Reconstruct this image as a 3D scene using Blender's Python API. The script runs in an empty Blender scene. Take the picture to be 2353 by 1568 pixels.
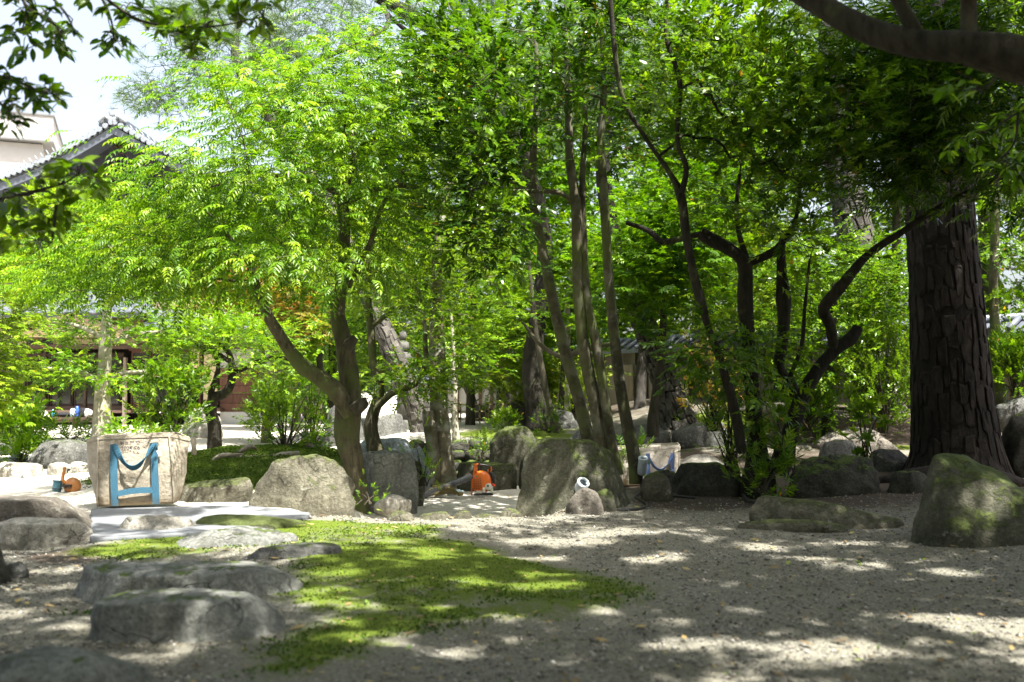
import bpy, bmesh, math, random
import numpy as np
from mathutils import Vector, Matrix

S = bpy.context.scene
COL = S.collection
R = math.radians
# ------------------------------------------------------------------ camera, sky, sun, exposure
PITCH = R(2.8)
CAMH = 0.92
cd = bpy.data.cameras.new('camera')
cd.lens = 35; cd.sensor_width = 36; cd.clip_start = 0.05; cd.clip_end = 600
cd.dof.use_dof = True; cd.dof.focus_distance = 9.6; cd.dof.aperture_fstop = 2.3
cam = bpy.data.objects.new('camera', cd); COL.objects.link(cam)
cam.location = (0, 0, CAMH); cam.rotation_euler = (R(90) + PITCH, 0, 0)
S.camera = cam

SUN = Vector((0.26, -0.32, 0.91)).normalized()
w = bpy.data.worlds.new('World'); S.world = w; w.use_nodes = True
nt = w.node_tree
sky = nt.nodes.new('ShaderNodeTexSky'); sky.sky_type = 'NISHITA'; sky.sun_disc = False
sky.sun_elevation = math.asin(SUN.z); sky.sun_rotation = math.atan2(SUN.x, SUN.y)
sky.air_density = 1.0; sky.dust_density = 6.0; sky.ozone_density = 1.0
bgn = nt.nodes['Background']; bgn.inputs[1].default_value = 0.098
hs = nt.nodes.new('ShaderNodeHueSaturation'); hs.inputs['Saturation'].default_value = .62      # sky colour desaturated to read as overexposed white
nt.links.new(sky.outputs[0], hs.inputs['Color']); nt.links.new(hs.outputs[0], bgn.inputs[0])
sl = bpy.data.lights.new('sun', 'SUN'); sl.energy = 5.0; sl.angle = R(0.55); sl.color = (1, .965, .9)
so = bpy.data.objects.new('sun', sl); COL.objects.link(so)
so.rotation_euler = SUN.to_track_quat('Z', 'Y').to_euler(); so.location = (3, -5, 20)
S.view_settings.view_transform = 'Standard'; S.view_settings.look = 'None'
S.view_settings.exposure = 2.2; S.view_settings.gamma = 1; S.view_settings.use_curve_mapping = False
cy = S.cycles
cy.use_denoising = True
try: cy.denoiser = 'OPENIMAGEDENOISE'
except Exception: pass
cy.max_bounces = 7; cy.diffuse_bounces = 4; cy.glossy_bounces = 2; cy.transmission_bounces = 4; cy.transparent_max_bounces = 4
cy.caustics_reflective = False; cy.caustics_refractive = False
cy.sample_clamp_indirect = 6

# ------------------------------------------------------------------ geometry of the view (display pixels 2353 x 1568)
F = 2353 * 35 / 36; CX = 1176.5; CYY = 784.0
cP, sP = math.cos(PITCH), math.sin(PITCH)
def P(px, py, d):
    """point that lies d metres ahead of the camera on the sight line of a pixel"""
    u = (px - CX) / F; v = (CYY - py) / F
    t = d / (cP - v * sP)
    return Vector((u * t, d, CAMH + (sP + v * cP) * t))
def sx(npx, d): return npx / F * d

# ------------------------------------------------------------------ numpy noise
def _h(ix, iy, iz, seed):
    n = (ix.astype(np.int64) * 374761393 + iy.astype(np.int64) * 668265263 + iz.astype(np.int64) * 2147483647 + seed * 974634777) & 0x7fffffff
    n = (n ^ (n >> 13)) * 1274126177 & 0x7fffffff
    n = (n ^ (n >> 16)) & 0xffffff
    return n / float(0xffffff)
def vn(p, seed=0):
    p = np.asarray(p, float); i = np.floor(p); f = p - i; f = f * f * (3 - 2 * f)
    x, y, z = i[:, 0], i[:, 1], i[:, 2]; r = 0
    for a in (0, 1):
        for b in (0, 1):
            for c in (0, 1):
                wgt = (f[:, 0] if a else 1 - f[:, 0]) * (f[:, 1] if b else 1 - f[:, 1]) * (f[:, 2] if c else 1 - f[:, 2])
                r = r + wgt * _h(x + a, y + b, z + c, seed)
    return r * 2 - 1
def fbm(p, seed=0, o=4):
    r = 0; a = 1; s = 0; p = np.asarray(p, float)
    for k in range(o):
        r = r + a * vn(p * 2 ** k + 17.3 * k, seed + k); s += a; a *= .5
    return r / s
def sst(a, b, x):
    t = np.clip((x - a) / (b - a), 0, 1); return t * t * (3 - 2 * t)

# ------------------------------------------------------------------ terrain
def H(x, y):
    x = np.asarray(x, float); y = np.asarray(y, float)
    z = np.zeros(np.broadcast(x, y).shape)
    # dry stream bed between the fore plateau and the far bank
    rl = .02 + .55 * sst(8.9, 10.0, y)
    bed = sst(7.2, 7.9, y) * (1 - sst(12.9, 13.7, y)) * sst(-1.75, -1.15, x) * (1 - sst(0, .45, x - rl))
    z = z - .22 * bed
    # moss mound on the left
    z = z + .30 * np.exp(-(np.abs((x + 2.7) / 1.3) ** 2.6 + np.abs((y - 10.9) / 1.9) ** 2.2))
    # centre bank
    z = z + .27 * sst(13.3, 14.6, y) * sst(-3.2, -1.5, x) * (1 - sst(26, 40, y) * .5)
    # right bank
    z = z + sst(.6, 3.0, x) * (.16 * sst(8.0, 11, y) + .26 * sst(12, 16.5, y) + .1 * sst(16.5, 21, y)) 
    z = z - .10 * sst(.1, .9, x) * (1 - sst(2.1, 2.8, x)) * sst(9.2, 10.1, y) * (1 - sst(11.4, 12, y))
    z = z + .06 * sst(2.2, 3.5, x) * (1 - sst(8, 10, y)) * sst(2, 5, y)
    z = z - .06 * sst(16, 24, y) * (1 - sst(-5, -3, x))
    q = np.stack([x.ravel(), y.ravel(), 0 * x.ravel()], 1) if x.shape else np.array([[float(x), float(y), 0.]])
    n = (fbm(q * .9, 5, 3) * .035 + fbm(q * 4.0, 9, 2) * .010).reshape(z.shape) if x.shape else (fbm(q * .9, 5, 3) * .035 + fbm(q * 4.0, 9, 2) * .010)[0]
    return z + n
def hz(x, y): return float(H(np.array([x]), np.array([y]))[0])

# ------------------------------------------------------------------ canopy gaps shaped for the light: twigs shading these sun patches are removed
GAPS = []
for cx_, cy_, rx_, ry_ in [(1870, 1490, 165, 20), (1640, 1545, 75, 16), (2260, 1430, 130, 24), (1530, 1425, 70, 6), (1590, 1475, 85, 10), (2060, 1405, 60, 8), (1830, 1278, 60, 7), (1760, 1252, 50, 5), (1300, 1240, 120, 9), (1240, 1276, 70, 8), (1490, 1275, 85, 10),
    (2180, 1312, 70, 8), (2280, 1352, 60, 7), (1950, 1300, 60, 6), (1420, 1222, 130, 6), (1650, 1332, 45, 8), (2230, 1252, 70, 6), (1380, 1395, 40, 9), (2100, 1340, 45, 7), (1960, 1250, 60, 5), (1720, 1400, 40, 7), (2330, 1500, 60, 12),
    (1085, 1335, 36, 9), (950, 1265, 70, 7), (860, 1247, 70, 5), (780, 1388, 60, 8), (740, 1366, 75, 8), (840, 1404, 45, 6), (1235, 1322, 55, 5), (1255, 1347, 65, 8), (1010, 1282, 55, 6), (860, 1470, 70, 8), (800, 1430, 45, 7), (1000, 1397, 36, 5), (1110, 1262, 50, 4), (930, 1308, 40, 4), (760, 1320, 50, 5), (1150, 1420, 40, 6), (1180, 1470, 50, 7), (1060, 1500, 40, 8),
    (430, 1332, 150, 11), (600, 1338, 90, 11), (640, 1340, 26, 10), (680, 1258, 100, 6), (540, 1224, 110, 7), (130, 1340, 90, 7), (160, 1302, 70, 5), (60, 1400, 50, 6), (330, 1520, 60, 8), (60, 1210, 160, 14), (330, 1205, 120, 9), (880, 1200, 150, 5),
    (1050, 1160, 150, 16)]:
    dg = CAMH * F / (cy_ - 896.0); GAPS.append(((cx_ - CX) / F * dg, dg, rx_ / F * dg + .05, ry_ * dg * dg / (CAMH * F) + .05))
GAPS = GAPS[:-1] + [(-.45, 10.2, .65, .8), (-2.0, 7.2, .3, .3), (-2.85, 7.6, .32, .2), (-1.25, 9.5, .42, .4)]
def shade_keep(p, seed=0):
    """False for twigs whose shadow would close one of the gaps"""
    p = np.asarray(p); gx = p[:, 0] - SUN.x / SUN.z * p[:, 2]; gy = p[:, 1] - SUN.y / SUN.z * p[:, 2]
    q = np.stack([gx, gy, 0 * gx], 1); gx = gx + fbm(q * 3, 41, 2) * .10; gy = gy + fbm(q * 3 + 9, 43, 2) * .12; k = np.ones(len(p), bool)
    for a, b, c, d in GAPS: k &= ((gx - a) / c) ** 2 + ((gy - b) / d) ** 2 > 1
    return k

# ------------------------------------------------------------------ materials
MATS = {}
class NT:
    def __init__(s, name):
        m = bpy.data.materials.new(name); m.use_nodes = True; s.m = m; s.t = m.node_tree; s.n = s.t.nodes; s.l = s.t.links
        s.b = s.n['Principled BSDF']; s.out = s.n['Material Output']; MATS[name] = m
    def node(s, ty, **k):
        n = s.n.new(ty)
        for a, v in k.items(): setattr(n, a, v)
        return n
    def link(s, a, b): s.l.new(a, b)
    def coord(s, scale=(1, 1, 1), kind='Object'):
        c = s.node('ShaderNodeTexCoord'); mp = s.node('ShaderNodeMapping'); s.link(c.outputs[kind], mp.inputs[0]); mp.inputs['Scale'].default_value = scale; return mp.outputs[0]
    def noise(s, vec, scale, detail=5, rough=.6):
        n = s.node('ShaderNodeTexNoise'); n.inputs['Scale'].default_value = scale; n.inputs['Detail'].default_value = detail; n.inputs['Roughness'].default_value = rough
        s.link(vec, n.inputs['Vector']); return n.outputs['Fac']
    def vor(s, vec, scale, feat='F1'):
        n = s.node('ShaderNodeTexVoronoi', feature=feat); n.inputs['Scale'].default_value = scale; s.link(vec, n.inputs['Vector']); return n
    def ramp(s, fac, stops):
        n = s.node('ShaderNodeValToRGB'); e = n.color_ramp.elements
        while len(e) < len(stops): e.new(.5)
        for k, (p, c) in enumerate(stops):
            e[k].position = p; e[k].color = (*c, 1) if len(c) == 3 else c
        s.link(fac, n.inputs[0]); return n.outputs[0]
    def mix(s, fac, a, b, mode='MIX'):
        n = s.node('ShaderNodeMix', data_type='RGBA', blend_type=mode)
        if isinstance(fac, (int, float)): n.inputs[0].default_value = fac
        else: s.link(fac, n.inputs[0])
        for v, k in ((a, 6), (b, 7)):
            if isinstance(v, tuple): n.inputs[k].default_value = (*v, 1)
            else: s.link(v, n.inputs[k])
        return n.outputs[2]
    def math(s, op, a, b=None):
        n = s.node('ShaderNodeMath', operation=op)
        for v, k in ((a, 0), (b, 1)):
            if v is None: continue
            if isinstance(v, (int, float)): n.inputs[k].default_value = v
            else: s.link(v, n.inputs[k])
        return n.outputs[0]
    def bump(s, h, dist=.01, st=1.0, to=None):
        n = s.node('ShaderNodeBump'); n.inputs['Distance'].default_value = dist; n.inputs['Strength'].default_value = st
        s.link(h, n.inputs['Height']); s.link(n.outputs[0], (to or s.b).inputs['Normal']); return n
    def col(s, c, rough=.6, spec=.5):
        if isinstance(c, tuple): s.b.inputs['Base Color'].default_value = (*c, 1)
        else: s.link(c, s.b.inputs['Base Color'])
        s.b.inputs['Roughness'].default_value = rough; s.b.inputs['Specular IOR Level'].default_value = spec

def plain(name, c, rough=.55, spec=.5, metal=0, var=.18, scale=14, bump=.0):
    n = NT(name); v = n.coord(); f = n.noise(v, scale, 5)
    lo = tuple(x * (1 - var) for x in c); hi = tuple(min(1, x * (1 + var)) for x in c)
    n.col(n.ramp(f, [(.3, lo), (.7, hi)]), rough, spec); n.b.inputs['Metallic'].default_value = metal
    if bump: n.bump(f, bump)
    return n.m

def rock_mat(name, dark, light, moss, mosscol=(.06, .085, .015), lich=(.42, .43, .36), lichamt=.6, sc=1.0):
    n = NT(name); c = n.node('ShaderNodeTexCoord'); oi = n.node('ShaderNodeObjectInfo')
    mp = n.node('ShaderNodeMapping'); n.link(c.outputs['Object'], mp.inputs[0])
    rn = n.node('ShaderNodeVectorMath', operation='SCALE'); rn.inputs[0].default_value = (37, 19, 53); n.link(oi.outputs['Random'], rn.inputs['Scale']); n.link(rn.outputs[0], mp.inputs['Location'])
    v = mp.outputs[0]
    big = n.noise(v, 3.2 * sc, 8, .62); fine = n.noise(v, 42 * sc, 6, .75); mid = n.noise(v, 11 * sc, 6, .7)
    base = n.ramp(big, [(.3, dark), (.68, light)])
    base = n.mix(n.ramp(fine, [(.35, (.0,) * 3), (.7, (1,) * 3)]), n.mix(.8, base, (.25, .25, .25), 'MULTIPLY'), base)
    lf = n.ramp(mid, [(lichamt, (0,) * 3), (lichamt + .07, (1,) * 3)])
    lf2 = n.math('MULTIPLY', n.node_out(lf) if False else lf, fine)
    base = n.mix(lf2, base, lich)
    # stains running down
    mp2 = n.node('ShaderNodeMapping'); n.link(v, mp2.inputs[0]); mp2.inputs['Scale'].default_value = (9, 9, 1.1)
    st = n.noise(mp2.outputs[0], 1.3, 4, .6)
    base = n.mix(n.math('MULTIPLY', n.ramp(st, [(.5, (0,) * 3), (.62, (1,) * 3)]), .55), base, n.mix(.8, base, (.35, .33, .28), 'MULTIPLY'))
    vv = n.node('ShaderNodeVectorMath', operation='ADD'); n.link(v, vv.inputs[0]); dn = n.node('ShaderNodeTexNoise'); dn.inputs['Scale'].default_value = 5; n.link(v, dn.inputs['Vector']); sc_ = n.node('ShaderNodeVectorMath', operation='SCALE'); sc_.inputs['Scale'].default_value = .35; n.link(dn.outputs['Color'], sc_.inputs[0]); n.link(sc_.outputs[0], vv.inputs[1])
    ck = n.vor(vv.outputs[0], 3.3, 'DISTANCE_TO_EDGE'); ckf = n.ramp(ck.outputs['Distance'], [(.0, (1,) * 3), (.010, (0,) * 3)]); ckf = n.math('MULTIPLY', ckf, n.ramp(big, [(.5, (0,) * 3), (.6, (1,) * 3)])); base = n.mix(n.math('MULTIPLY', ckf, .5), base, (.03, .028, .02))
    g = n.node('ShaderNodeNewGeometry'); sep = n.node('ShaderNodeSeparateXYZ'); n.link(g.outputs['Normal'], sep.inputs[0])
    a = n.math('ADD', n.math('MULTIPLY', sep.outputs[2], .42), n.math('MULTIPLY', mid, .75))
    a = n.math('ADD', a, n.math('MULTIPLY', fine, .3))
    mf = n.ramp(a, [(1.03 - moss * .55, (0,) * 3), (1.10 - moss * .5, (1,) * 3)])
    mc = n.ramp(fine, [(.3, tuple(x * .55 for x in mosscol)), (.7, tuple(x * 1.5 for x in mosscol))])
    n.col(n.mix(mf, base, mc), .88, .25)
    hh = n.math('ADD', n.math('MULTIPLY', fine, .5), n.math('ADD', mid, n.math('MULTIPLY', mf, .25)))
    hh = n.math('SUBTRACT', hh, n.math('MULTIPLY', ckf, .5))
    n.bump(hh, .028 / sc)
    return n.m
NT.node_out = lambda s, x: x
rock_mat('rock_mossy', (.05, .052, .033), (.17, .165, .115), .62, mosscol=(.055, .070, .018))
rock_mat('rock_khaki', (.075, .07, .048), (.23, .215, .155), .42, mosscol=(.07, .08, .028))
rock_mat('rock_grey', (.075, .075, .07), (.20, .20, .18), .2)
rock_mat('rock_pale', (.27, .26, .22), (.48, .45, .38), .0)
rock_mat('rock_blue', (.15, .17, .18), (.36, .40, .42), .0, lichamt=.66)
rock_mat('rock_step', (.155, .16, .145), (.33, .335, .30), .12, lichamt=.6)
rock_mat('rock_brown', (.08, .07, .055), (.23, .205, .17), .0)
rock_mat('rock_dark', (.03, .03, .024), (.10, .095, .075), .42, lichamt=.68)

def bark_mat(name, dark, light, moss=.0, patch=None, su=9, sv=2.2, bump=.02):
    n = NT(name); v = n.coord((su, su, sv)); v1 = n.coord()
    f = n.noise(v, 2.2, 6, .65); g = n.noise(v1, 5, 4, .6); fine = n.noise(v1, 60, 4, .7)
    c = n.ramp(f, [(.33, dark), (.66, light)])
    oi = n.node('ShaderNodeObjectInfo'); k = n.math('ADD', n.math('MULTIPLY', oi.outputs['Random'], .7), .65); cc = n.node('ShaderNodeCombineColor'); [n.link(k, cc.inputs[i]) for i in range(3)]; c = n.mix(1.0, c, cc.outputs[0], 'MULTIPLY')
    if patch: c = n.mix(n.ramp(g, [(.50, (0,) * 3), (.60, (1,) * 3)]), c, patch)
    if moss: c = n.mix(n.ramp(n.noise(v1, 3, 4), [(.62 - moss * .3, (0,) * 3), (.75 - moss * .3, (1,) * 3)]), c, (.09, .105, .035))
    c = n.mix(n.math('MULTIPLY', fine, .5), c, n.mix(.7, c, (.4, .4, .4), 'MULTIPLY'))
    n.col(c, .9, .2); n.bump(n.math('ADD', f, n.math('MULTIPLY', fine, .3)), bump); return n.m
bark_mat('bark_olive', (.045, .04, .022), (.15, .13, .08), .5)
bark_mat('bark_tan', (.08, .068, .04), (.22, .19, .125), .25, patch=(.30, .29, .24), su=5, sv=3, bump=.01)
bark_mat('bark_smooth', (.034, .031, .018), (.095, .086, .052), .5, patch=(.125, .12, .085), su=4, sv=2, bump=.006)
bark_mat('bark_dark', (.010, .009, .006), (.036, .031, .022), .1)
bark_mat('bark_brown', (.022, .019, .013), (.075, .066, .046), .1)
bark_mat('bark_pale', (.22, .20, .15), (.40, .37, .29), .2, su=4, sv=3, bump=.008)
bark_mat('bark_pine', (.008, .0065, .005), (.034, .027, .022), .0, su=7, sv=3)
bark_mat('bark_pine_grey', (.03, .027, .023), (.115, .105, .09), .0, su=7, sv=3)
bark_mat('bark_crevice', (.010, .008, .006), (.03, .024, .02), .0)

def leaf_mat(name, dark, mid, light, trans=.35, rough=.38, odd=None):
    n = NT(name); a = n.node('ShaderNodeAttribute', attribute_name='tint')
    st = [(0, dark), (.5, mid), (.93, light)]
    if odd: st.append((.985, odd))
    c = n.ramp(a.outputs['Fac'], st)
    n.col(c, rough, .32)
    t = n.node('ShaderNodeBsdfTranslucent')
    tc = n.mix(1.0, c, (1.25, 1.35, .3), 'MULTIPLY'); n.link(tc, t.inputs[0])
    m = n.node('ShaderNodeMixShader'); m.inputs[0].default_value = trans
    n.link(n.b.outputs[0], m.inputs[1]); n.link(t.outputs[0], m.inputs[2]); n.link(m.outputs[0], n.out.inputs[0])
    return n.m
leaf_mat('leaf_fresh', (.036, .095, .003), (.10, .205, .005), (.24, .35, .014), .46)
leaf_mat('leaf_mid', (.028, .068, .003), (.075, .15, .004), (.19, .28, .012), .45, odd=(.40, .20, .03))
leaf_mat('leaf_dark', (.012, .036, .004), (.028, .070, .005), (.07, .14, .009), .30, rough=.30)
leaf_mat('leaf_yellow', (.09, .17, .006), (.18, .27, .012), (.33, .39, .04), .42, odd=(.45, .22, .06))
leaf_mat('leaf_gloss', (.016, .046, .006), (.045, .105, .006), (.14, .23, .014), .40, rough=.24, odd=(.30, .20, .03))
leaf_mat('leaf_needle', (.04, .075, .03), (.08, .13, .05), (.16, .21, .09), .2, rough=.5)
leaf_mat('leaf_red', (.12, .12, .02), (.28, .22, .03), (.42, .16, .06), .4)
leaf_mat('moss_tuft', (.020, .044, .003), (.048, .092, .004), (.11, .17, .008), .2, rough=.9)
leaf_mat('leaf_litter', (.09, .06, .03), (.25, .17, .07), (.42, .32, .12), .15, rough=.7, odd=(.20, .32, .05))

# ground: three masks painted as what the ground is made of (moss, sand, dark soil)
def ground_mat():
    n = NT('ground'); v = n.coord(); a = n.node('ShaderNodeAttribute', attribute_name='cover')
    sp = n.node('ShaderNodeSeparateColor'); n.link(a.outputs['Color'], sp.inputs[0])
    big = n.noise(v, 1.7, 5); mid = n.noise(v, 13, 6, .7); fine = n.noise(v, 120, 5, .8); grain = n.vor(v, 75)
    grav = n.ramp(grain.outputs['Distance'], [(.0, (.225, .217, .185)), (.55, (.115, .11, .092)), (.8, (.045, .042, .034))])
    grav = n.mix(n.math('MULTIPLY', grain.outputs['Color'], .45), grav, (.28, .27, .21))
    grav = n.mix(n.ramp(big, [(.35, (0,) * 3), (.65, (.6,) * 3)]), grav, n.ramp(fine, [(.3, (.09, .082, .055)), (.7, (.20, .185, .135))]))
    sand = n.ramp(mid, [(.3, (.36, .33, .27)), (.7, (.56, .53, .46))])
    sand = n.mix(n.math('MULTIPLY', fine, .35), sand, (.24, .21, .17))
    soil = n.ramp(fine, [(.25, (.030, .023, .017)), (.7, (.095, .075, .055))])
    moss = n.ramp(mid, [(.3, (.026, .046, .004)), (.7, (.066, .10, .007))])
    moss = n.mix(n.ramp(fine, [(.4, (0,) * 3), (.7, (1,) * 3)]), moss, (.13, .165, .02))
    e = n.math('MULTIPLY', n.math('SUBTRACT', mid, .5), .9)
    e2 = n.math('ADD', e, n.math('MULTIPLY', n.math('SUBTRACT', fine, .5), .9))
    e2 = n.math('ADD', e2, n.math('MULTIPLY', n.math('SUBTRACT', n.noise(v, 4.5, 5, .65), .5), .9))
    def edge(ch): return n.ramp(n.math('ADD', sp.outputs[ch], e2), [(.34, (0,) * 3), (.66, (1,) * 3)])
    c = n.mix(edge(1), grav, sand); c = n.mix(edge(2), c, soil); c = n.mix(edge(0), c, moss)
    n.col(c, .95, .15)
    hh = n.math('ADD', n.math('MULTIPLY', grain.outputs['Distance'], -.7), n.math('MULTIPLY', mid, .8)); n.bump(hh, .012)
ground_mat()

def board_mat(name, dark, light, ax=(1, 1, .08), rough=.7):
    n = NT(name); v = n.coord(); oi = n.node('ShaderNodeObjectInfo')
    mp = n.node('ShaderNodeMapping'); n.link(v, mp.inputs[0]); mp.inputs['Scale'].default_value = ax
    f = n.noise(mp.outputs[0], 26, 5, .65); c = n.ramp(f, [(.3, dark), (.7, light)])
    k = n.math('ADD', n.math('MULTIPLY', oi.outputs['Random'], .5), .72)
    cc = n.node('ShaderNodeCombineColor'); [n.link(k, cc.inputs[i]) for i in range(3)]
    n.col(n.mix(1.0, c, cc.outputs[0], 'MULTIPLY'), rough, .3); n.bump(f, .004); return n.m
board_mat('wood_dark', (.028, .018, .012), (.075, .048, .03))
board_mat('wood_black', (.016, .017, .022), (.05, .05, .06))
board_mat('wood_red', (.075, .032, .02), (.15, .07, .045), ax=(1, 1, .1))
board_mat('wood_brown', (.055, .034, .024), (.12, .075, .052), ax=(.1, 1, 1))
board_mat('wood_pale', (.16, .125, .09), (.28, .23, .17))
board_mat('wood_wall', (.10, .085, .065), (.24, .20, .15))
board_mat('dead_wood', (.12, .10, .075), (.33, .28, .22), ax=(.2, 1, 1))
board_mat('bamboo', (.30, .22, .11), (.50, .38, .20))
plain('plaster_cream', (.60, .50, .30), .85, .2, var=.06)
plain('plaster_white', (.42, .41, .39), .85, .2, var=.08, bump=.003)
plain('concrete_white', (.38, .365, .35), .8, .2, var=.04, scale=3)
plain('concrete_edge', (.12, .12, .12), .7)
plain('roof_tile', (.085, .095, .115), .42, .5, var=.25, scale=5)
plain('tile_pale', (.20, .22, .245), .38, .5, var=.2, scale=9)
plain('carved_stone', (.085, .083, .072), .9, .2, var=.35, scale=12, bump=.01)
plain('black_plastic', (.020, .020, .023), .32, .5, var=.1)
plain('grey_tube', (.10, .10, .11), .22, .7, var=.1)
plain('orange_plastic', (.78, .16, .015), .35, .5, var=.05)
plain('orange_brown', (.42, .17, .05), .4, .5, var=.15)
plain('ivory_plastic', (.72, .68, .58), .4, .5, var=.04)
plain('red_plastic', (.75, .07, .02), .4, .5, var=.05)
plain('teal_metal', (.06, .17, .22), .3, .6, var=.2, metal=.4)
plain('lamp_grey', (.30, .33, .35), .35, .5, var=.08)
plain('lamp_ring', (.58, .63, .65), .35, .5, var=.05)
plain('cable_black', (.02, .018, .017), .5, .4)
plain('green_mark', (.05, .35, .20), .4, .4, var=.05)
plain('straw', (.20, .16, .065), .8, .2, var=.35, scale=60)
plain('white_cloth', (.75, .73, .68), .85, .2, var=.08)
plain('blue_plastic', (.03, .08, .38), .3, .5)
plain('cyan_plastic', (.10, .50, .68), .35, .5)
plain('pale_bag', (.50, .62, .68), .5, .4)
plain('dark_cloth', (.015, .015, .017), .9, .2)
plain('ink', (.035, .03, .04), .8, .1)
plain('tag_white', (.55, .63, .68), .6, .3)
plain('pale_slat', (.42, .36, .26), .8, .2)
def glass_mat():
    n = NT('window_glass'); n.col(n.ramp(n.noise(n.coord(), 1.2, 3), [(.35, (.012, .014, .010)), (.7, (.05, .05, .03))]), .06, .8)
glass_mat()
n = NT('lamp_glass'); n.col((.05, .06, .07), .05, .9)
def canvas_mat(name, c0, c1, stain):
    n = NT(name); v = n.coord(); a = n.noise(v, 6, 6, .65); b = n.noise(v, 300, 2)
    c = n.ramp(a, [(.3, c0), (.68, c1)])
    c = n.mix(n.ramp(n.noise(v, 11, 5, .7), [(.58, (0,) * 3), (.7, (.7,) * 3)]), c, stain)
    sep = n.node('ShaderNodeSeparateXYZ'); n.link(v, sep.inputs[0])
    d = n.ramp(n.math('ADD', sep.outputs[2], n.math('MULTIPLY', a, .12)), [(.06, (1,) * 3), (.15, (0,) * 3)])
    c = n.mix(n.math('MULTIPLY', d, .7), c, stain)
    n.col(c, .85, .2); n.bump(n.math('ADD', n.math('MULTIPLY', n.noise(v, 22, 5, .6), 1.6), n.math('MULTIPLY', b, .1)), .008)
canvas_mat('canvas', (.25, .215, .16), (.38, .34, .27), (.18, .13, .07))
canvas_mat('canvas_pale', (.38, .33, .26), (.54, .49, .42), (.34, .23, .11))
def web_mat():
    n = NT('blue_webbing'); v = n.coord((1, 1, 1)); wv = n.node('ShaderNodeTexWave'); wv.inputs['Scale'].default_value = 75; wv.inputs['Distortion'].default_value = 1.0
    wv.bands_direction = 'DIAGONAL'; n.link(v, wv.inputs[0])
    c = n.ramp(wv.outputs[0], [(.2, (.018, .075, .125)), (.8, (.042, .14, .205))])
    sep = n.node('ShaderNodeSeparateXYZ'); n.link(v, sep.inputs[0])
    c = n.mix(n.ramp(sep.outputs[2], [(.0, (.75,) * 3), (.07, (0,) * 3)]), c, (.05, .07, .08))
    n.col(c, .75, .3); n.bump(wv.outputs[0], .002)
web_mat()
def blue2():
    n = NT('navy_webbing'); n.col(n.ramp(n.noise(n.coord(), 30), [(.3, (.05, .09, .22)), (.7, (.12, .18, .36))]), .8)
blue2()
def slab_mat():
    n = NT('slab'); v = n.coord(); c = n.ramp(n.noise(v, 5, 6, .6), [(.3, (.10, .108, .115)), (.7, (.18, .19, .20))])
    f = n.noise(v, 160, 3); n.col(n.mix(n.math('MULTIPLY', f, .4), c, (.16, .16, .16)), .85, .3); n.bump(f, .003)
slab_mat()

# ------------------------------------------------------------------ object helpers
def tag(o, label=None, cat=None, group=None, kind=None):
    if label: o['label'] = label
    if cat: o['category'] = cat
    if group: o['group'] = group
    if kind: o['kind'] = kind
    return o
def empty(name, loc, label, cat, group=None, rot=(0, 0, 0)):
    o = bpy.data.objects.new(name, None); COL.objects.link(o); o.empty_display_size = .1
    o.location = loc; o.rotation_euler = rot
    return tag(o, label, cat, group)
def link(name, me, parent=None, local=True):
    o = bpy.data.objects.new(name, me); COL.objects.link(o)
    if parent is not None:
        o.parent = parent
        if not local: o.location = -Vector(parent.location)     # parent is only translated
    return o
def mesh_np(name, V, T, mat, tint=None, smooth=False, mats=None, mi=None):
    """V (n,3), T (m,3) triangles"""
    V = np.ascontiguousarray(V, np.float32); T = np.ascontiguousarray(T, np.int32)
    me = bpy.data.meshes.new(name); me.vertices.add(len(V)); me.vertices.foreach_set('co', V.ravel())
    k = T.shape[1]
    me.loops.add(T.size); me.loops.foreach_set('vertex_index', T.ravel())
    me.polygons.add(len(T)); me.polygons.foreach_set('loop_start', np.arange(0, T.size, k, dtype=np.int32)); me.polygons.foreach_set('loop_total', np.full(len(T), k, np.int32))
    if smooth: me.polygons.foreach_set('use_smooth', np.ones(len(T), bool))
    if mats:
        for m in mats: me.materials.append(MATS[m])
        me.polygons.foreach_set('material_index', np.asarray(mi, np.int32))
    else: me.materials.append(MATS[mat])
    me.update(calc_edges=True)
    if tint is not None:
        a = me.attributes.new('tint', 'FLOAT', 'POINT'); a.data.foreach_set('value', np.asarray(tint, np.float32))
    return me
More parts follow.
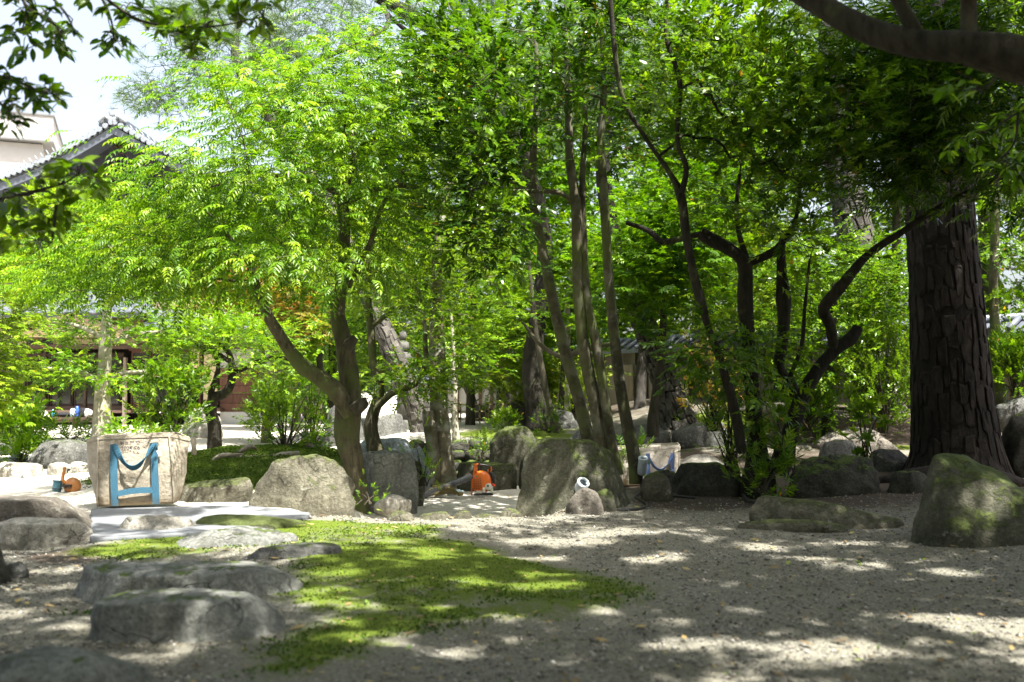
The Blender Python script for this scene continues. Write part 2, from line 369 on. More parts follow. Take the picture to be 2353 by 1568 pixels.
class MB:
    def __init__(s): s.v = []; s.f = []; s.m = []; s.mats = []; s.cur = 0; s.sm = []
    def use(s, mat):
        if mat not in s.mats: s.mats.append(mat)
        s.cur = s.mats.index(mat); return s
    def add(s, V, Fs, smooth=False):
        o = len(s.v); s.v.extend([tuple(v) for v in V])
        for f in Fs: s.f.append(tuple(i + o for i in f)); s.m.append(s.cur); s.sm.append(smooth)
        return s
    def box(s, c, d, rot=None, bev=0):
        x, y, z = [k / 2 for k in d]; c = Vector(c); M = rot or Matrix.Identity(3)
        if not bev:
            V = [(a * x, b * y, e * z) for a in (-1, 1) for b in (-1, 1) for e in (-1, 1)]
            Fs = [(0, 1, 3, 2), (4, 6, 7, 5), (0, 4, 5, 1), (2, 3, 7, 6), (0, 2, 6, 4), (1, 5, 7, 3)]
        else:
            bm = bmesh.new(); bmesh.ops.create_cube(bm, size=1)
            for v in bm.verts: v.co = Vector((v.co.x * d[0], v.co.y * d[1], v.co.z * d[2]))
            bmesh.ops.bevel(bm, geom=list(bm.edges), offset=bev, segments=2, affect='EDGES', profile=.5)
            bm.verts.index_update(); V = [v.co.copy() for v in bm.verts]; Fs = [tuple(v.index for v in f.verts) for f in bm.faces]; bm.free()
        return s.add([c + M @ Vector(v) for v in V], Fs)
    def lathe(s, prof, seg=20, base=Vector((0, 0, 0)), axis=Vector((0, 0, 1)), cap=True, smooth=True):
        q = Vector((0, 0, 1)).rotation_difference(Vector(axis).normalized()).to_matrix(); V = []; Fs = []
        for r, z in prof:
            for k in range(seg):
                a = 2 * math.pi * k / seg; V.append(Vector(base) + q @ Vector((r * math.cos(a), r * math.sin(a), z)))
        for i in range(len(prof) - 1):
            for k in range(seg): Fs.append((i * seg + k, i * seg + (k + 1) % seg, (i + 1) * seg + (k + 1) % seg, (i + 1) * seg + k))
        s.add(V, Fs, smooth)
        if cap:
            o = len(s.v) - len(V)
            s.f.append(tuple(o + k for k in reversed(range(seg)))); s.m.append(s.cur); s.sm.append(False)
            s.f.append(tuple(o + (len(prof) - 1) * seg + k for k in range(seg))); s.m.append(s.cur); s.sm.append(False)
        return s
    def tube(s, pts, rad, seg=8, cap=True, noise=0, seed=0):
        V, Fs = tube_geo(pts, rad, seg, noise, seed); o = len(s.v); s.add(V, Fs, True)
        if cap:
            n = len(pts); s.f.append(tuple(o + k for k in reversed(range(seg)))); s.m.append(s.cur); s.sm.append(False)
            s.f.append(tuple(o + (n - 1) * seg + k for k in range(seg))); s.m.append(s.cur); s.sm.append(False)
        return s
    def ribbon(s, pts, side, width, thick=.003):
        """flat strap along pts; side is the width direction"""
        V = []; Fs = []; pts = [Vector(p) for p in pts]
        for i, p in enumerate(pts):
            t = (pts[min(i + 1, len(pts) - 1)] - pts[max(i - 1, 0)]).normalized()
            sd = Vector(side[i] if isinstance(side, list) else side).normalized(); nn = t.cross(sd).normalized()
            for a, b in ((-1, -1), (1, -1), (1, 1), (-1, 1)): V.append(p + sd * (a * width / 2) + nn * (b * thick / 2))
        for i in range(len(pts) - 1):
            for k in range(4): Fs.append((i * 4 + k, i * 4 + (k + 1) % 4, i * 4 + 4 + (k + 1) % 4, i * 4 + 4 + k))
        Fs += [(3, 2, 1, 0), tuple(len(V) - 4 + k for k in range(4))]
        return s.add(V, Fs)
    def build(s, name, mat=None, parent=None, local=True, smooth=None):
        me = bpy.data.meshes.new(name); me.from_pydata(s.v, [], s.f)
        mats = s.mats or [mat]
        for m in mats: me.materials.append(MATS[m])
        me.polygons.foreach_set('material_index', s.m)
        me.polygons.foreach_set('use_smooth', [smooth] * len(s.f) if smooth is not None else s.sm); me.update()
        return link(name, me, parent, local)
def tube_geo(pts, rad, seg=8, noise=0, seed=0, off=0):
    n = len(pts); pts = np.array([tuple(p) for p in pts], float); rad = np.broadcast_to(np.asarray(rad, float), (n,))
    T = np.gradient(pts, axis=0); T /= np.linalg.norm(T, axis=1)[:, None] + 1e-9
    up = np.array([0, 0, 1.]) if abs(T[0, 2]) < .9 else np.array([1., 0, 0])
    U = np.zeros_like(pts); u = up - T[0] * (up @ T[0])
    for i in range(n):
        u = u - T[i] * (u @ T[i]); u /= np.linalg.norm(u) + 1e-9; U[i] = u
    W = np.cross(T, U); a = np.linspace(0, 2 * np.pi, seg, endpoint=False)
    D = U[:, None, :] * np.cos(a)[None, :, None] + W[:, None, :] * np.sin(a)[None, :, None]
    rr = np.repeat(rad[:, None], seg, 1)
    if noise:
        q = (pts[:, None, :] + D * rr[..., None]).reshape(-1, 3)
        s1 = 1 / max(rad.mean() * 1.6, 1e-3)
        rr = rr * (1 + noise * fbm(q * s1 * np.array([1, 1, .35]), seed, 4).reshape(n, seg))
    V = (pts[:, None, :] + D * rr[..., None]).reshape(-1, 3)
    i, k = np.meshgrid(np.arange(n - 1), np.arange(seg), indexing='ij'); k2 = (k + 1) % seg
    Fq = np.stack([i * seg + k, i * seg + k2, (i + 1) * seg + k2, (i + 1) * seg + k], -1).reshape(-1, 4) + off
    return V, Fq
def spline(pts, rads, step=.06):
    """Catmull-Rom through points, resampled"""
    p = [np.array(tuple(q), float) for q in pts]; p = [2 * p[0] - p[1]] + p + [2 * p[-1] - p[-2]]; r = [rads[0]] + list(rads) + [rads[-1]]
    oP, oR = [], []
    for i in range(1, len(p) - 2):
        L = np.linalg.norm(p[i + 1] - p[i]); m = max(2, int(L / step))
        for k in range(m):
            t = k / m
            oP.append(.5 * ((2 * p[i]) + (-p[i - 1] + p[i + 1]) * t + (2 * p[i - 1] - 5 * p[i] + 4 * p[i + 1] - p[i + 2]) * t * t + (-p[i - 1] + 3 * p[i] - 3 * p[i + 1] + p[i + 2]) * t ** 3))
            oR.append(r[i] * (1 - t) + r[i + 1] * t)
    oP.append(p[-2]); oR.append(r[-2]); return oP, oR
# ------------------------------------------------------------------ rocks
_ico = {}
def ico(sub):
    if sub not in _ico:
        bm = bmesh.new(); bmesh.ops.create_icosphere(bm, subdivisions=sub, radius=1)
        _ico[sub] = (np.array([v.co[:] for v in bm.verts]), np.array([[v.index for v in f.verts] for f in bm.faces])); bm.free()
    return _ico[sub]
def rock_mesh(name, sx_, sy_, sz_, mat, seed, sub=4, p=2.6, cuts=7, cut=.78, rough=.10, flat=0, ctop=None, taper=0, slope=0):
    V, T = ico(sub); rs = np.random.RandomState(seed)
    n = V / np.linalg.norm(V, axis=1)[:, None]
    X = n / (np.abs(n) ** p).sum(1)[:, None] ** (1 / p)
    for k in range(cuts):
        d = rs.normal(size=3); d[2] = abs(d[2]) * .8 + .05; d /= np.linalg.norm(d); c = cut + rs.uniform(-.08, .14)
        e = np.maximum(0, X @ d - c); X = X - e[:, None] * d * .85
    if flat: X[:, 2] = np.where(X[:, 2] > 1 - flat, 1 - flat + (X[:, 2] - 1 + flat) * .15, X[:, 2])
    mx = X[:, 2].max(); X[:, 2] /= mx
    if taper: X[:, :2] *= (1 - taper * np.clip(X[:, 2], -1, 1))[:, None]
    X[:, :2] /= np.abs(X[:, :2]).max(0)
    so_ = rs.uniform(-50, 50, 3)
    A = np.array([sx_, sy_, sz_]); m = A.max()
    W = X * A / m
    f1 = fbm(W * 1.6 + so_, seed, 4); f2 = fbm(W * 6 + so_, seed + 7, 4); rdg = 1 - np.abs(fbm(W * 3.1 + so_, seed + 3, 3))
    f0 = fbm(W * .8 + so_ + 9, seed + 5, 2); f3 = fbm(W * 15 + so_, seed + 11, 3); lay = vn(np.stack([W[:, 2] * 7 + f1 * 1.2, W[:, 0] * .6, W[:, 1] * .6], 1) + so_, seed + 2)
    disp = rough * (f0 * 1.0 + f1 * 1.5 + f2 * .5 + f3 * .16 + np.minimum(0, rdg - .86) * -1.6 + lay * .22)
    X = X + n * disp[:, None] * np.array([1, 1, .8])
    X[:, :2] /= np.abs(X[:, :2]).max(0); X[:, 2] /= X[:, 2].max()
    if slope: X[:, 2] = np.where(X[:, 2] > 0, X[:, 2] * (1 - abs(slope) * np.clip((X[:, 0] * np.sign(slope) + .7) / 1.7, 0, 1)), X[:, 2])
    return mesh_np(name, X * A, T, mat, smooth=True)
ROCKS = []
def rock(px0, px1, pyt, pyb, d, label, mat='rock_khaki', seed=None, dep=.8, sub=4, p=2.6, cuts=7, cut=.78, rough=.10, flat=0, taper=0, group=None, name='rock', cat='rock', yaw=0, bury=.35, slab=False, slope=0):
    """boulder whose front foot touches the ground at distance d"""
    seed = seed or (len(ROCKS) * 13 + 5); wd = sx(px1 - px0, d) * .5; y = d + wd * dep * .75
    k = y / d
    cx = ((px0 + px1) / 2 - CX) / F * y; wx = sx(px1 - px0, y) / 2
    zt = P(0, pyt, (d + 2 * wd * dep * .62) if slab else y).z; zg = P(0, pyb, d).z; h = max(.03, zt - zg)
    me = rock_mesh(name, wx, wx * dep, h * (1 - bury * .3), mat, seed, sub, p, cuts, cut, rough, flat, taper=taper, slope=slope)
    o = link(name, me); o.location = (cx, y, zt - h * (1 - bury * .3)); o.rotation_euler = (0, 0, yaw)
    tag(o, label, cat, group); ROCKS.append(o); return o

# ------------------------------------------------------------------ leaves
def leaf(o, d, nrm, L, W, hi=False, droop=.0):
    o = np.array(o, float); d = np.array(d, float); d /= np.linalg.norm(d); s = np.cross(d, nrm); s /= np.linalg.norm(s); u = np.cross(s, d)
    if hi:
        V = [o, o + d * L * .3 + s * W * .48 + u * W * .12, o + d * L * .3 - s * W * .48 + u * W * .12, o + d * L * .68 + s * W * .36 - u * droop * L * .25, o + d * L * .68 - s * W * .36 - u * droop * L * .25, o + d * L - u * droop * L * .6]
        return V, [(0, 2, 1), (1, 2, 4), (1, 4, 3), (3, 4, 5)]
    V = [o, o + d * L * .45 - s * W * .5 + u * W * .1, o + d * L - u * droop * L * .5, o + d * L * .45 + s * W * .5 + u * W * .1]
    return V, [(0, 1, 2), (0, 2, 3)]
def stick(a, b, r):
    a = np.array(a, float); b = np.array(b, float); z = np.array([0, 0, 1.]); s = np.cross(b - a, z); s = s / (np.linalg.norm(s) + 1e-9) * r
    return [a + s, a - s, b, a + z * r * 1.5], [(0, 1, 2), (3, 0, 2)]
class Tpl:
    def __init__(s): s.V = []; s.T = []; s.id = []; s.k = 0
    def add(s, VT, wood=False):
        V, T = VT; o = len(s.V); s.V += [tuple(v) for v in V]; s.T += [(a + o, b + o, c + o) for a, b, c in T]; s.id += [0 if wood else s.k + 1] * len(V)
        if not wood: s.k += 1
    def fin(s): s.V = np.array(s.V); s.T = np.array(s.T); s.id = np.array(s.id); return s
def tpl_broad(n=7, L=.065, W=.026, stem=.12, hi=False, seed=0, up=.35, spread=1.0):
    r = np.random.RandomState(seed); t = Tpl(); t.add(stick((0, 0, 0), (stem, 0, 0), .0025), True)
    for i in range(n):
        f = (i + .6) / n; a = (1 if i % 2 else -1) * r.uniform(.5, 1.15) * spread * (1 - f * .55)
        d = np.array([math.cos(a), math.sin(a), r.uniform(-.3, up)]); nn = np.array([r.normal() * .35, r.normal() * .35, 1])
        t.add(leaf((stem * f, 0, 0), d, nn, L * r.uniform(.75, 1.15), W * r.uniform(.85, 1.15), hi, droop=r.uniform(0, .5)))
    return t.fin()
def tpl_whorl(n=8, L=.085, W=.034, seed=0):
    r = np.random.RandomState(seed); t = Tpl(); t.add(stick((-.1, 0, -.03), (.02, 0, 0), .003), True)
    for i in range(n):
        a = 2 * math.pi * i / n + r.uniform(-.3, .3); e = r.uniform(-.15, .75)
        d = np.array([math.cos(a) * math.cos(e) + .35, math.sin(a) * math.cos(e), math.sin(e)])
        t.add(leaf((0, 0, 0), d, (r.normal() * .3, r.normal() * .3, 1), L * r.uniform(.7, 1.1), W, True, droop=.2))
    return t.fin()
def tpl_pinnate(pairs=6, L=.075, W=.021, ra=.26, seed=0, hi=False):
    r = np.random.RandomState(seed); t = Tpl(); pts = []
    for i in range(pairs + 1):
        f = i / pairs; pts.append(np.array([ra * f * (1 - .12 * f), 0, .05 * math.sin(f * 1.6) - .10 * f * f]))
    for i in range(0, pairs, 2): t.add(stick(pts[i], pts[min(i + 2, pairs)], .002), True)
    for i in range(1, pairs + 1):
        f = i / pairs; tn = pts[i] - pts[i - 1]; tn /= np.linalg.norm(tn); l = L * (1 - .45 * abs(f - .5) * 1.4)
        for s in (-1, 1):
            d = tn * .55 + np.array([0, s * .9, -.32 + r.uniform(-.1, .1)])
            t.add(leaf(pts[i], d, (r.normal() * .15, s * -.2, 1), l, W, hi, droop=.5))
    t.add(leaf(pts[-1], pts[-1] - pts[-2], (0, 0, 1), L, W, hi, droop=.3)); return t.fin()
def tpl_maple(L=.055, seed=0, n=4):
    r = np.random.RandomState(seed); t = Tpl()
    for k in range(n):
        o = np.array([r.uniform(0, .14), r.uniform(-.06, .06), r.uniform(-.015, .015)]); a0 = r.uniform(-.6, .6)
        for a in (-1.5, -.75, 0, .75, 1.5):
            l = L * (1 - .22 * abs(a)); d = np.array([math.cos(a + a0), math.sin(a + a0), -.2]); t.add(leaf(o, d, (0, 0, 1), l, L * .30, False, .2))
            t.id[-4:] = [k + 1] * 4
        t.k = k + 1
    return t.fin()
def tpl_needle(n=16, L=.10, seed=0):
    r = np.random.RandomState(seed); t = Tpl(); t.add(stick((-.10, 0, 0), (.03, 0, 0), .004), True)
    for i in range(n):
        a = r.uniform(0, 6.28); e = r.uniform(.2, 1.25); d = np.array([math.cos(e), math.sin(e) * math.cos(a), math.sin(e) * math.sin(a)])
        s = np.cross(d, r.normal(size=3)); s = s / np.linalg.norm(s) * .0022; o = np.array([r.uniform(-.07, .02), 0, 0])
        t.add(([o + s, o - s, o + d * L * r.uniform(.7, 1.1)], [(0, 1, 2)]))
    return t.fin()
TPL = {
 'broad': [tpl_broad(seed=k) for k in range(4)],
 'broadhi': [tpl_broad(hi=True, seed=k + 9) for k in range(4)],
 'small': [tpl_broad(n=9, L=.038, W=.019, stem=.13, seed=k + 20) for k in range(4)],
 'lance': [tpl_broad(n=8, L=.095, W=.021, stem=.15, hi=True, seed=k + 30, up=.1) for k in range(4)],
 'whorl': [tpl_whorl(seed=k) for k in range(3)],
 'pinnate': [tpl_pinnate(seed=k) for k in range(3)],
 'maple': [tpl_maple(seed=k) for k in range(4)],
 'needle': [tpl_needle(seed=k) for k in range(3)],
 'fern': [tpl_pinnate(pairs=11, L=.07, W=.016, ra=.42, seed=k) for k in range(2)],
}
def sprays(kind, pos, out, rs, scale=1.0, tilt=.35, tint=(.45, .2), lean=.0, jit=.10):
    """pos (n,3) twig starts, out (n,3) directions the twigs grow to -> V,T,tint"""
    n = len(pos); V_, T_, C_ = [], [], []; off = 0; which = rs.randint(0, len(TPL[kind]), n)
    out = out + rs.normal(size=(n, 3)) * tilt; out /= np.linalg.norm(out, axis=1)[:, None] + 1e-9
    up = np.array([0, 0, 1.]) + rs.normal(size=(n, 3)) * tilt * .8
    y = np.cross(up, out); y /= np.linalg.norm(y, axis=1)[:, None] + 1e-9; z = np.cross(out, y)
    sc = scale * rs.uniform(.75, 1.2, n); tn = np.clip(rs.normal(tint[0], tint[1], n), 0, .92)
    for w_ in range(len(TPL[kind])):
        t = TPL[kind][w_]; m = np.where(which == w_)[0]
        if not len(m): continue
        M = np.stack([out[m], y[m], z[m]], 2) * sc[m][:, None, None]
        X = np.einsum('nij,vj->nvi', M, t.V) + pos[m][:, None, :]
        V_.append(X.reshape(-1, 3)); nv = len(t.V)
        T_.append((t.T[None] + (np.arange(len(m)) * nv)[:, None, None]).reshape(-1, 3) + off); off += nv * len(m)
        lr = np.clip(tn[m][:, None] + rs.normal(0, jit, (len(m), t.k + 1)), 0, .93); lr[rs.rand(len(m), t.k + 1) < .005] = 1.0
        C_.append(lr[:, t.id].ravel())
    return np.concatenate(V_), np.concatenate(T_), np.concatenate(C_)

# ------------------------------------------------------------------ trees
NTRI = [0]
def grow(trunks, anchors, rs, root_from=.35, tip=.0035, wob=.14, sag=.0):
    """branches from the trunk polylines to every anchor; returns list of (points, radii)"""
    N = []; Rd = []; par = []; base = []
    for tp, tr in trunks:
        a = int(len(tp) * root_from)
        for i in range(a, len(tp)): N.append(np.array(tp[i])); Rd.append(tr[i]); par.append(-1); base.append(True)
    nt_ = len(N); A = np.array(anchors)
    if not len(A): return []
    tr0 = np.array(N); dist = np.array([np.min(np.linalg.norm(tr0 - a, axis=1)) for a in A]); order = np.argsort(dist)
    cap = len(N) + len(A) * 60; NN = np.zeros((cap, 3)); NN[:nt_] = tr0; cnt = nt_; pen = np.zeros(cap)
    PAR = [-1] * nt_; tips = []
    for i in order:
        a = A[i]; dv = NN[:cnt] - a; dd = np.linalg.norm(dv, axis=1) + np.where(dv[:, 2] > 0, dv[:, 2] * .8, 0) + pen[:cnt]
        j = int(np.argmin(dd)); s = NN[j].copy(); L = np.linalg.norm(a - s); k = max(2, int(L / .16)); prev = j
        k = min(k, 50); mid = (s + a) / 2 + rs.normal(size=3) * L * wob + np.array([0, 0, L * .10 - sag * L])
        for q in range(1, k + 1):
            t = q / k; pt = (1 - t) ** 2 * s + 2 * t * (1 - t) * mid + t * t * a + rs.normal(size=3) * .012 * (q < k)
            NN[cnt] = pt; PAR.append(prev); prev = cnt; pen[cnt] = pen[j] * .5 + .05; cnt += 1
        tips.append(prev)
    kids = [[] for _ in range(cnt)]
    for c in range(nt_, cnt): kids[PAR[c]].append(c)
    rad = np.zeros(cnt)
    for c in range(cnt - 1, nt_ - 1, -1):
        rad[c] = max(tip, sum(rad[k] ** 2.4 for k in kids[c]) ** (1 / 2.4))
    out = []
    for s in range(cnt):
        for ch in kids[s]:
            # a chain starts at every child that is not the thickest one
            if s >= nt_ and ch == max(kids[s], key=lambda c: rad[c]): continue
            lim = Rd[s] * .75 if s < nt_ else 9
            chain = [NN[s], NN[ch]]; rr = [min(rad[ch], lim), min(rad[ch], lim)]; c = ch
            while kids[c]:
                c = max(kids[c], key=lambda x: rad[x]); chain.append(NN[c]); rr.append(min(rad[c], lim))
            out.append((chain, rr))
    return out
def merge_tubes(name, list_, mat, parent, seg=None, noise=0, minr=0):
    Vs, Fs, off = [], [], 0
    for i, (p, r) in enumerate(list_):
        if max(r) < minr: continue
        sg = seg or (7 if max(r) > .02 else 4)
        V, Fq = tube_geo(p, r, sg, noise, i, off); Vs.append(V); Fs.append(Fq); off += len(V)
    if not Vs: return None
    V = np.concatenate(Vs) - np.array(parent.location); me = mesh_np(name, V, np.concatenate(Fs), mat, smooth=True)
    return link(name, me, parent)
def tree(name, label, cat, trunks, blobs, leafkind='broad', leafmat='leaf_mid', bark='bark_olive', per=14, scale=1.0, spread=.22, tint=(.45, .2), seed=1,
         group=None, tilt=.35, seg=18, noise=.12, wob=.14, step=.10, droop=0.0, root_from=.35, base=None, sag=0, minr=0, crown='crown', flare=1.35, thin=None, jit=.1, tip=.0035, zs=.6, keep=.45):
    """trunks: lists of (px,py,r_px,d); blobs: (px,py,rx,ry,d,rd,n) in display pixels and metres"""
    rs = np.random.RandomState(seed); TR = []
    for tk in trunks:
        pts = [Vector(q_[1:4]) if q_[0] == 'w' else P(q_[0], q_[1], q_[3]) for q_ in tk]; rad = [q_[4] if q_[0] == 'w' else sx(q_[2], q_[3]) for q_ in tk]
        TR.append(spline(pts, rad, step))
    b0 = Vector(TR[0][0][0]) if base is None else Vector(base)
    g = hz(b0.x, b0.y); b0 = Vector((b0.x, b0.y, g))
    for k_, (tp, tr) in enumerate(TR):
        q = np.array(tp); 
        if k_ == 0 or flare > 1:
            gg = q[0][2]
            hgt = q[:, 2] - gg; f = 1 + (flare - 1) * np.exp(-np.clip(hgt, 0, 9) / .12)
            if k_ == 0: tr[:] = list(np.array(tr) * f)
        # roots go a little way into the ground
        if k_ == 0: tp.insert(0, q[0] - np.array([0, 0, .25])); tr.insert(0, tr[0] * 1.15)
    root = empty(name, b0, label, cat, group)
    for tp, tr in TR:
        V, Fq = tube_geo(tp, tr, seg, noise, seed + 3)
        V = V - np.array(b0); link('trunk', mesh_np('trunk', V, Fq, bark, smooth=True), root)
    anchors = []
    for bl in blobs:
        if bl[0] == 'w': _, wx_, wy_, wz_, ax, rd, az, n_ = bl; c = Vector((wx_, wy_, wz_))
        else:
            bx, by, rx, ry, d, rd, n_ = bl; c = P(bx, by, d); ax, az = sx(rx, d), sx(ry, d)
        for _ in range(n_):
            while True:
                q = rs.uniform(-1, 1, 3)
                if .12 < (q ** 2).sum() < 1: break
            p_ = np.array(c) + q * np.array([ax, rd, az])
            if p_[2] < hz(p_[0], p_[1]) + .15: p_[2] = hz(p_[0], p_[1]) + .15
            anchors.append(p_)
    if anchors:
        br = grow(TR, anchors, rs, root_from, wob=wob, sag=sag, tip=tip)
        if thin: br = [(p, list(np.array(r) * thin)) for p, r in br]
        merge_tubes('branches', br, bark, root, minr=minr)
        A = np.repeat(np.array(anchors), per, 0)
        pos = A + rs.normal(size=A.shape) * spread * np.array([1, 1, zs])
        cen = np.array([t_[0][int(len(t_[0]) * .7)] for t_ in TR]).mean(0)
        out = pos - A; out = out / (np.linalg.norm(out, axis=1)[:, None] + 1e-9) * .7
        o2 = pos - cen; out = out + o2 / (np.linalg.norm(o2, axis=1)[:, None] + 1e-9) * .7; out[:, 2] = out[:, 2] * .35 - droop
        kp = shade_keep(pos + out * .08 * scale) | (rs.rand(len(pos)) < keep); pos = pos[kp]; out = out[kp]
        V, T, C = sprays(leafkind, pos, out, rs, scale, tilt, tint, jit=jit)
        NTRI[0] += len(T)
        link(crown, mesh_np(crown, V - np.array(b0), T, leafmat, C), root)
    return root, TR
def shrub(name, label, cat, px, py, d, w, h, n, leafkind, leafmat, per=8, scale=.8, tint=(.5, .2), seed=1, stems=5, bark='bark_brown', group=None, tilt=.5, spread=.08, rd=None, crown='foliage', off=0):
    """leafy plant standing at pixel foot (px,py), w and h in pixels"""
    rs = np.random.RandomState(seed); f = P(px, py, d); root = empty(name, (f.x, f.y, f.z - .02), label, cat, group)
    W_, H_ = sx(w, d) / 2, sx(h, d); rd = rd or W_ * .7; an = []; br = []
    for i in range(n):
        q = rs.uniform(-1, 1, 3); hh = abs(q[2]); k = math.sqrt(max(.05, 1 - (hh * 1.1 - .35) ** 2))
        an.append(np.array([f.x + q[0] * W_ * k + off * hh, f.y + q[1] * rd * k, f.z + H_ * (.08 + .9 * hh)]))
    for i, a in enumerate(an):
        s = np.array([f.x + rs.normal() * .03, f.y + rs.normal() * .03, f.z - .03]); m = (s + a) / 2 + np.array([(a[0] - s[0]) * -.15, (a[1] - s[1]) * -.15, H_ * .08])
        if i % max(1, n // max(stems * 4, 1)) == 0:
            ts = np.linspace(0, 1, 8)[:, None]; pp = (1 - ts) ** 2 * s + 2 * ts * (1 - ts) * m + ts ** 2 * a; br.append((list(pp), list(np.linspace(.007, .0025, 8) * (1 + H_ * .5))))
    merge_tubes('stems', br, bark, root, seg=5)
    A = np.repeat(np.array(an), per, 0); pos = A + rs.normal(size=A.shape) * spread
    out = pos - np.array([f.x, f.y, f.z - .1]); out /= np.linalg.norm(out, axis=1)[:, None]
    V, T, C = sprays(leafkind, pos, out, rs, scale, tilt, tint); NTRI[0] += len(T)
    link(crown, mesh_np(crown, V - np.array(root.location), T, leafmat, C), root); return root

def bark_plates(TR, root, rs, pw=.11, ph=.20, zmax=4.0, mat='bark_pine', limit=300, thick=.03, face=True):
    """raised bark plates over a trunk; those that show largest are parts, the rest one part of kind stuff"""
    tp, tr = TR; tp = np.array(tp); tr = np.array(tr); L = np.concatenate([[0], np.cumsum(np.linalg.norm(np.diff(tp, axis=0), axis=1))])
    ang0 = math.atan2(-tp[3, 1], -tp[3, 0])
    def at(s, a, lift):
        s = min(max(s, 0), L[-1] - .001); i = min(np.searchsorted(L, s) - 1, len(tp) - 2); i = max(i, 0); f = (s - L[i]) / (L[i + 1] - L[i]); c = tp[i] * (1 - f) + tp[i + 1] * f; r = tr[i] * (1 - f) + tr[i + 1] * f
        t = tp[i + 1] - tp[i]; t /= np.linalg.norm(t); u = np.array([math.cos(a), math.sin(a), 0]); u = u - t * (u @ t); u /= np.linalg.norm(u)
        return c + u * (r + lift), u
    rows = int(min(L[-1], zmax) / ph); cells = []
    for j in range(rows):
        s0 = j * ph; r = np.interp(s0, L, tr); m = max(8, int(2 * math.pi * r / pw)); 
        wd_ = rs.uniform(.55, 1.6, m); wd_ *= 2 * math.pi / wd_.sum(); a = ang0 + rs.uniform(0, 6.28)
        for k in range(m):
            hh = ph * .5 * rs.uniform(.75, 1.6)
            cells.append((s0 + ph / 2 + rs.uniform(-.4, .4) * ph, a + wd_[k] / 2, wd_[k] / 2 * rs.uniform(.85, 1.0), hh)); a += wd_[k]
    def geo(c):
        s, a, hw, hh = c; n_ = 11; V = []; ph0 = rs.uniform(0, 6.28)
        off = [1 + .16 * math.sin(3 * q + ph0) + rs.uniform(-.13, .10) for q in np.linspace(0, 6.28, n_, endpoint=False)]; lf = thick * rs.uniform(.45, 1.3)
        for ring, sc, lift in ((0, 1.0, -.006), (1, .95, lf * .75), (2, .78, lf)):
            for q in range(n_):
                t = 2 * math.pi * q / n_; cx = math.copysign(abs(math.cos(t)) ** .5, math.cos(t)); sy = math.copysign(abs(math.sin(t)) ** .6, math.sin(t))
                pt, _ = at(s + sy * hh * sc * off[q], a + cx * hw * sc * off[q], lift + (rs.uniform(-.004, .004) if ring else 0)); V.append(pt)
        Fs = [(r_ * n_ + q, r_ * n_ + (q + 1) % n_, (r_ + 1) * n_ + (q + 1) % n_, (r_ + 1) * n_ + q) for r_ in (0, 1) for q in range(n_)] + [tuple(2 * n_ + q for q in range(n_))]
        return V, Fs
    vis = []; rest = MB()
    for c in cells:
        pt, u = at(c[0], c[1], 0); score = (u @ -np.array([pt[0], pt[1], pt[2] - CAMH])) / np.linalg.norm([pt[0], pt[1]])
        vis.append((score if pt[2] < 3.6 else -1, c))
    vis.sort(key=lambda t: -t[0]); b0 = np.array(root.location)
    for i, (sc, c) in enumerate(vis):
        V, Fs = geo(c)
        if i < limit and sc > .05:
            m = MB(); m.add([v - b0 for v in V], Fs); m.build('bark_plate', mat, root)
        else: rest.add([v - b0 for v in V], Fs)
    if rest.v: tag(rest.build('bark', mat, root), kind='stuff')
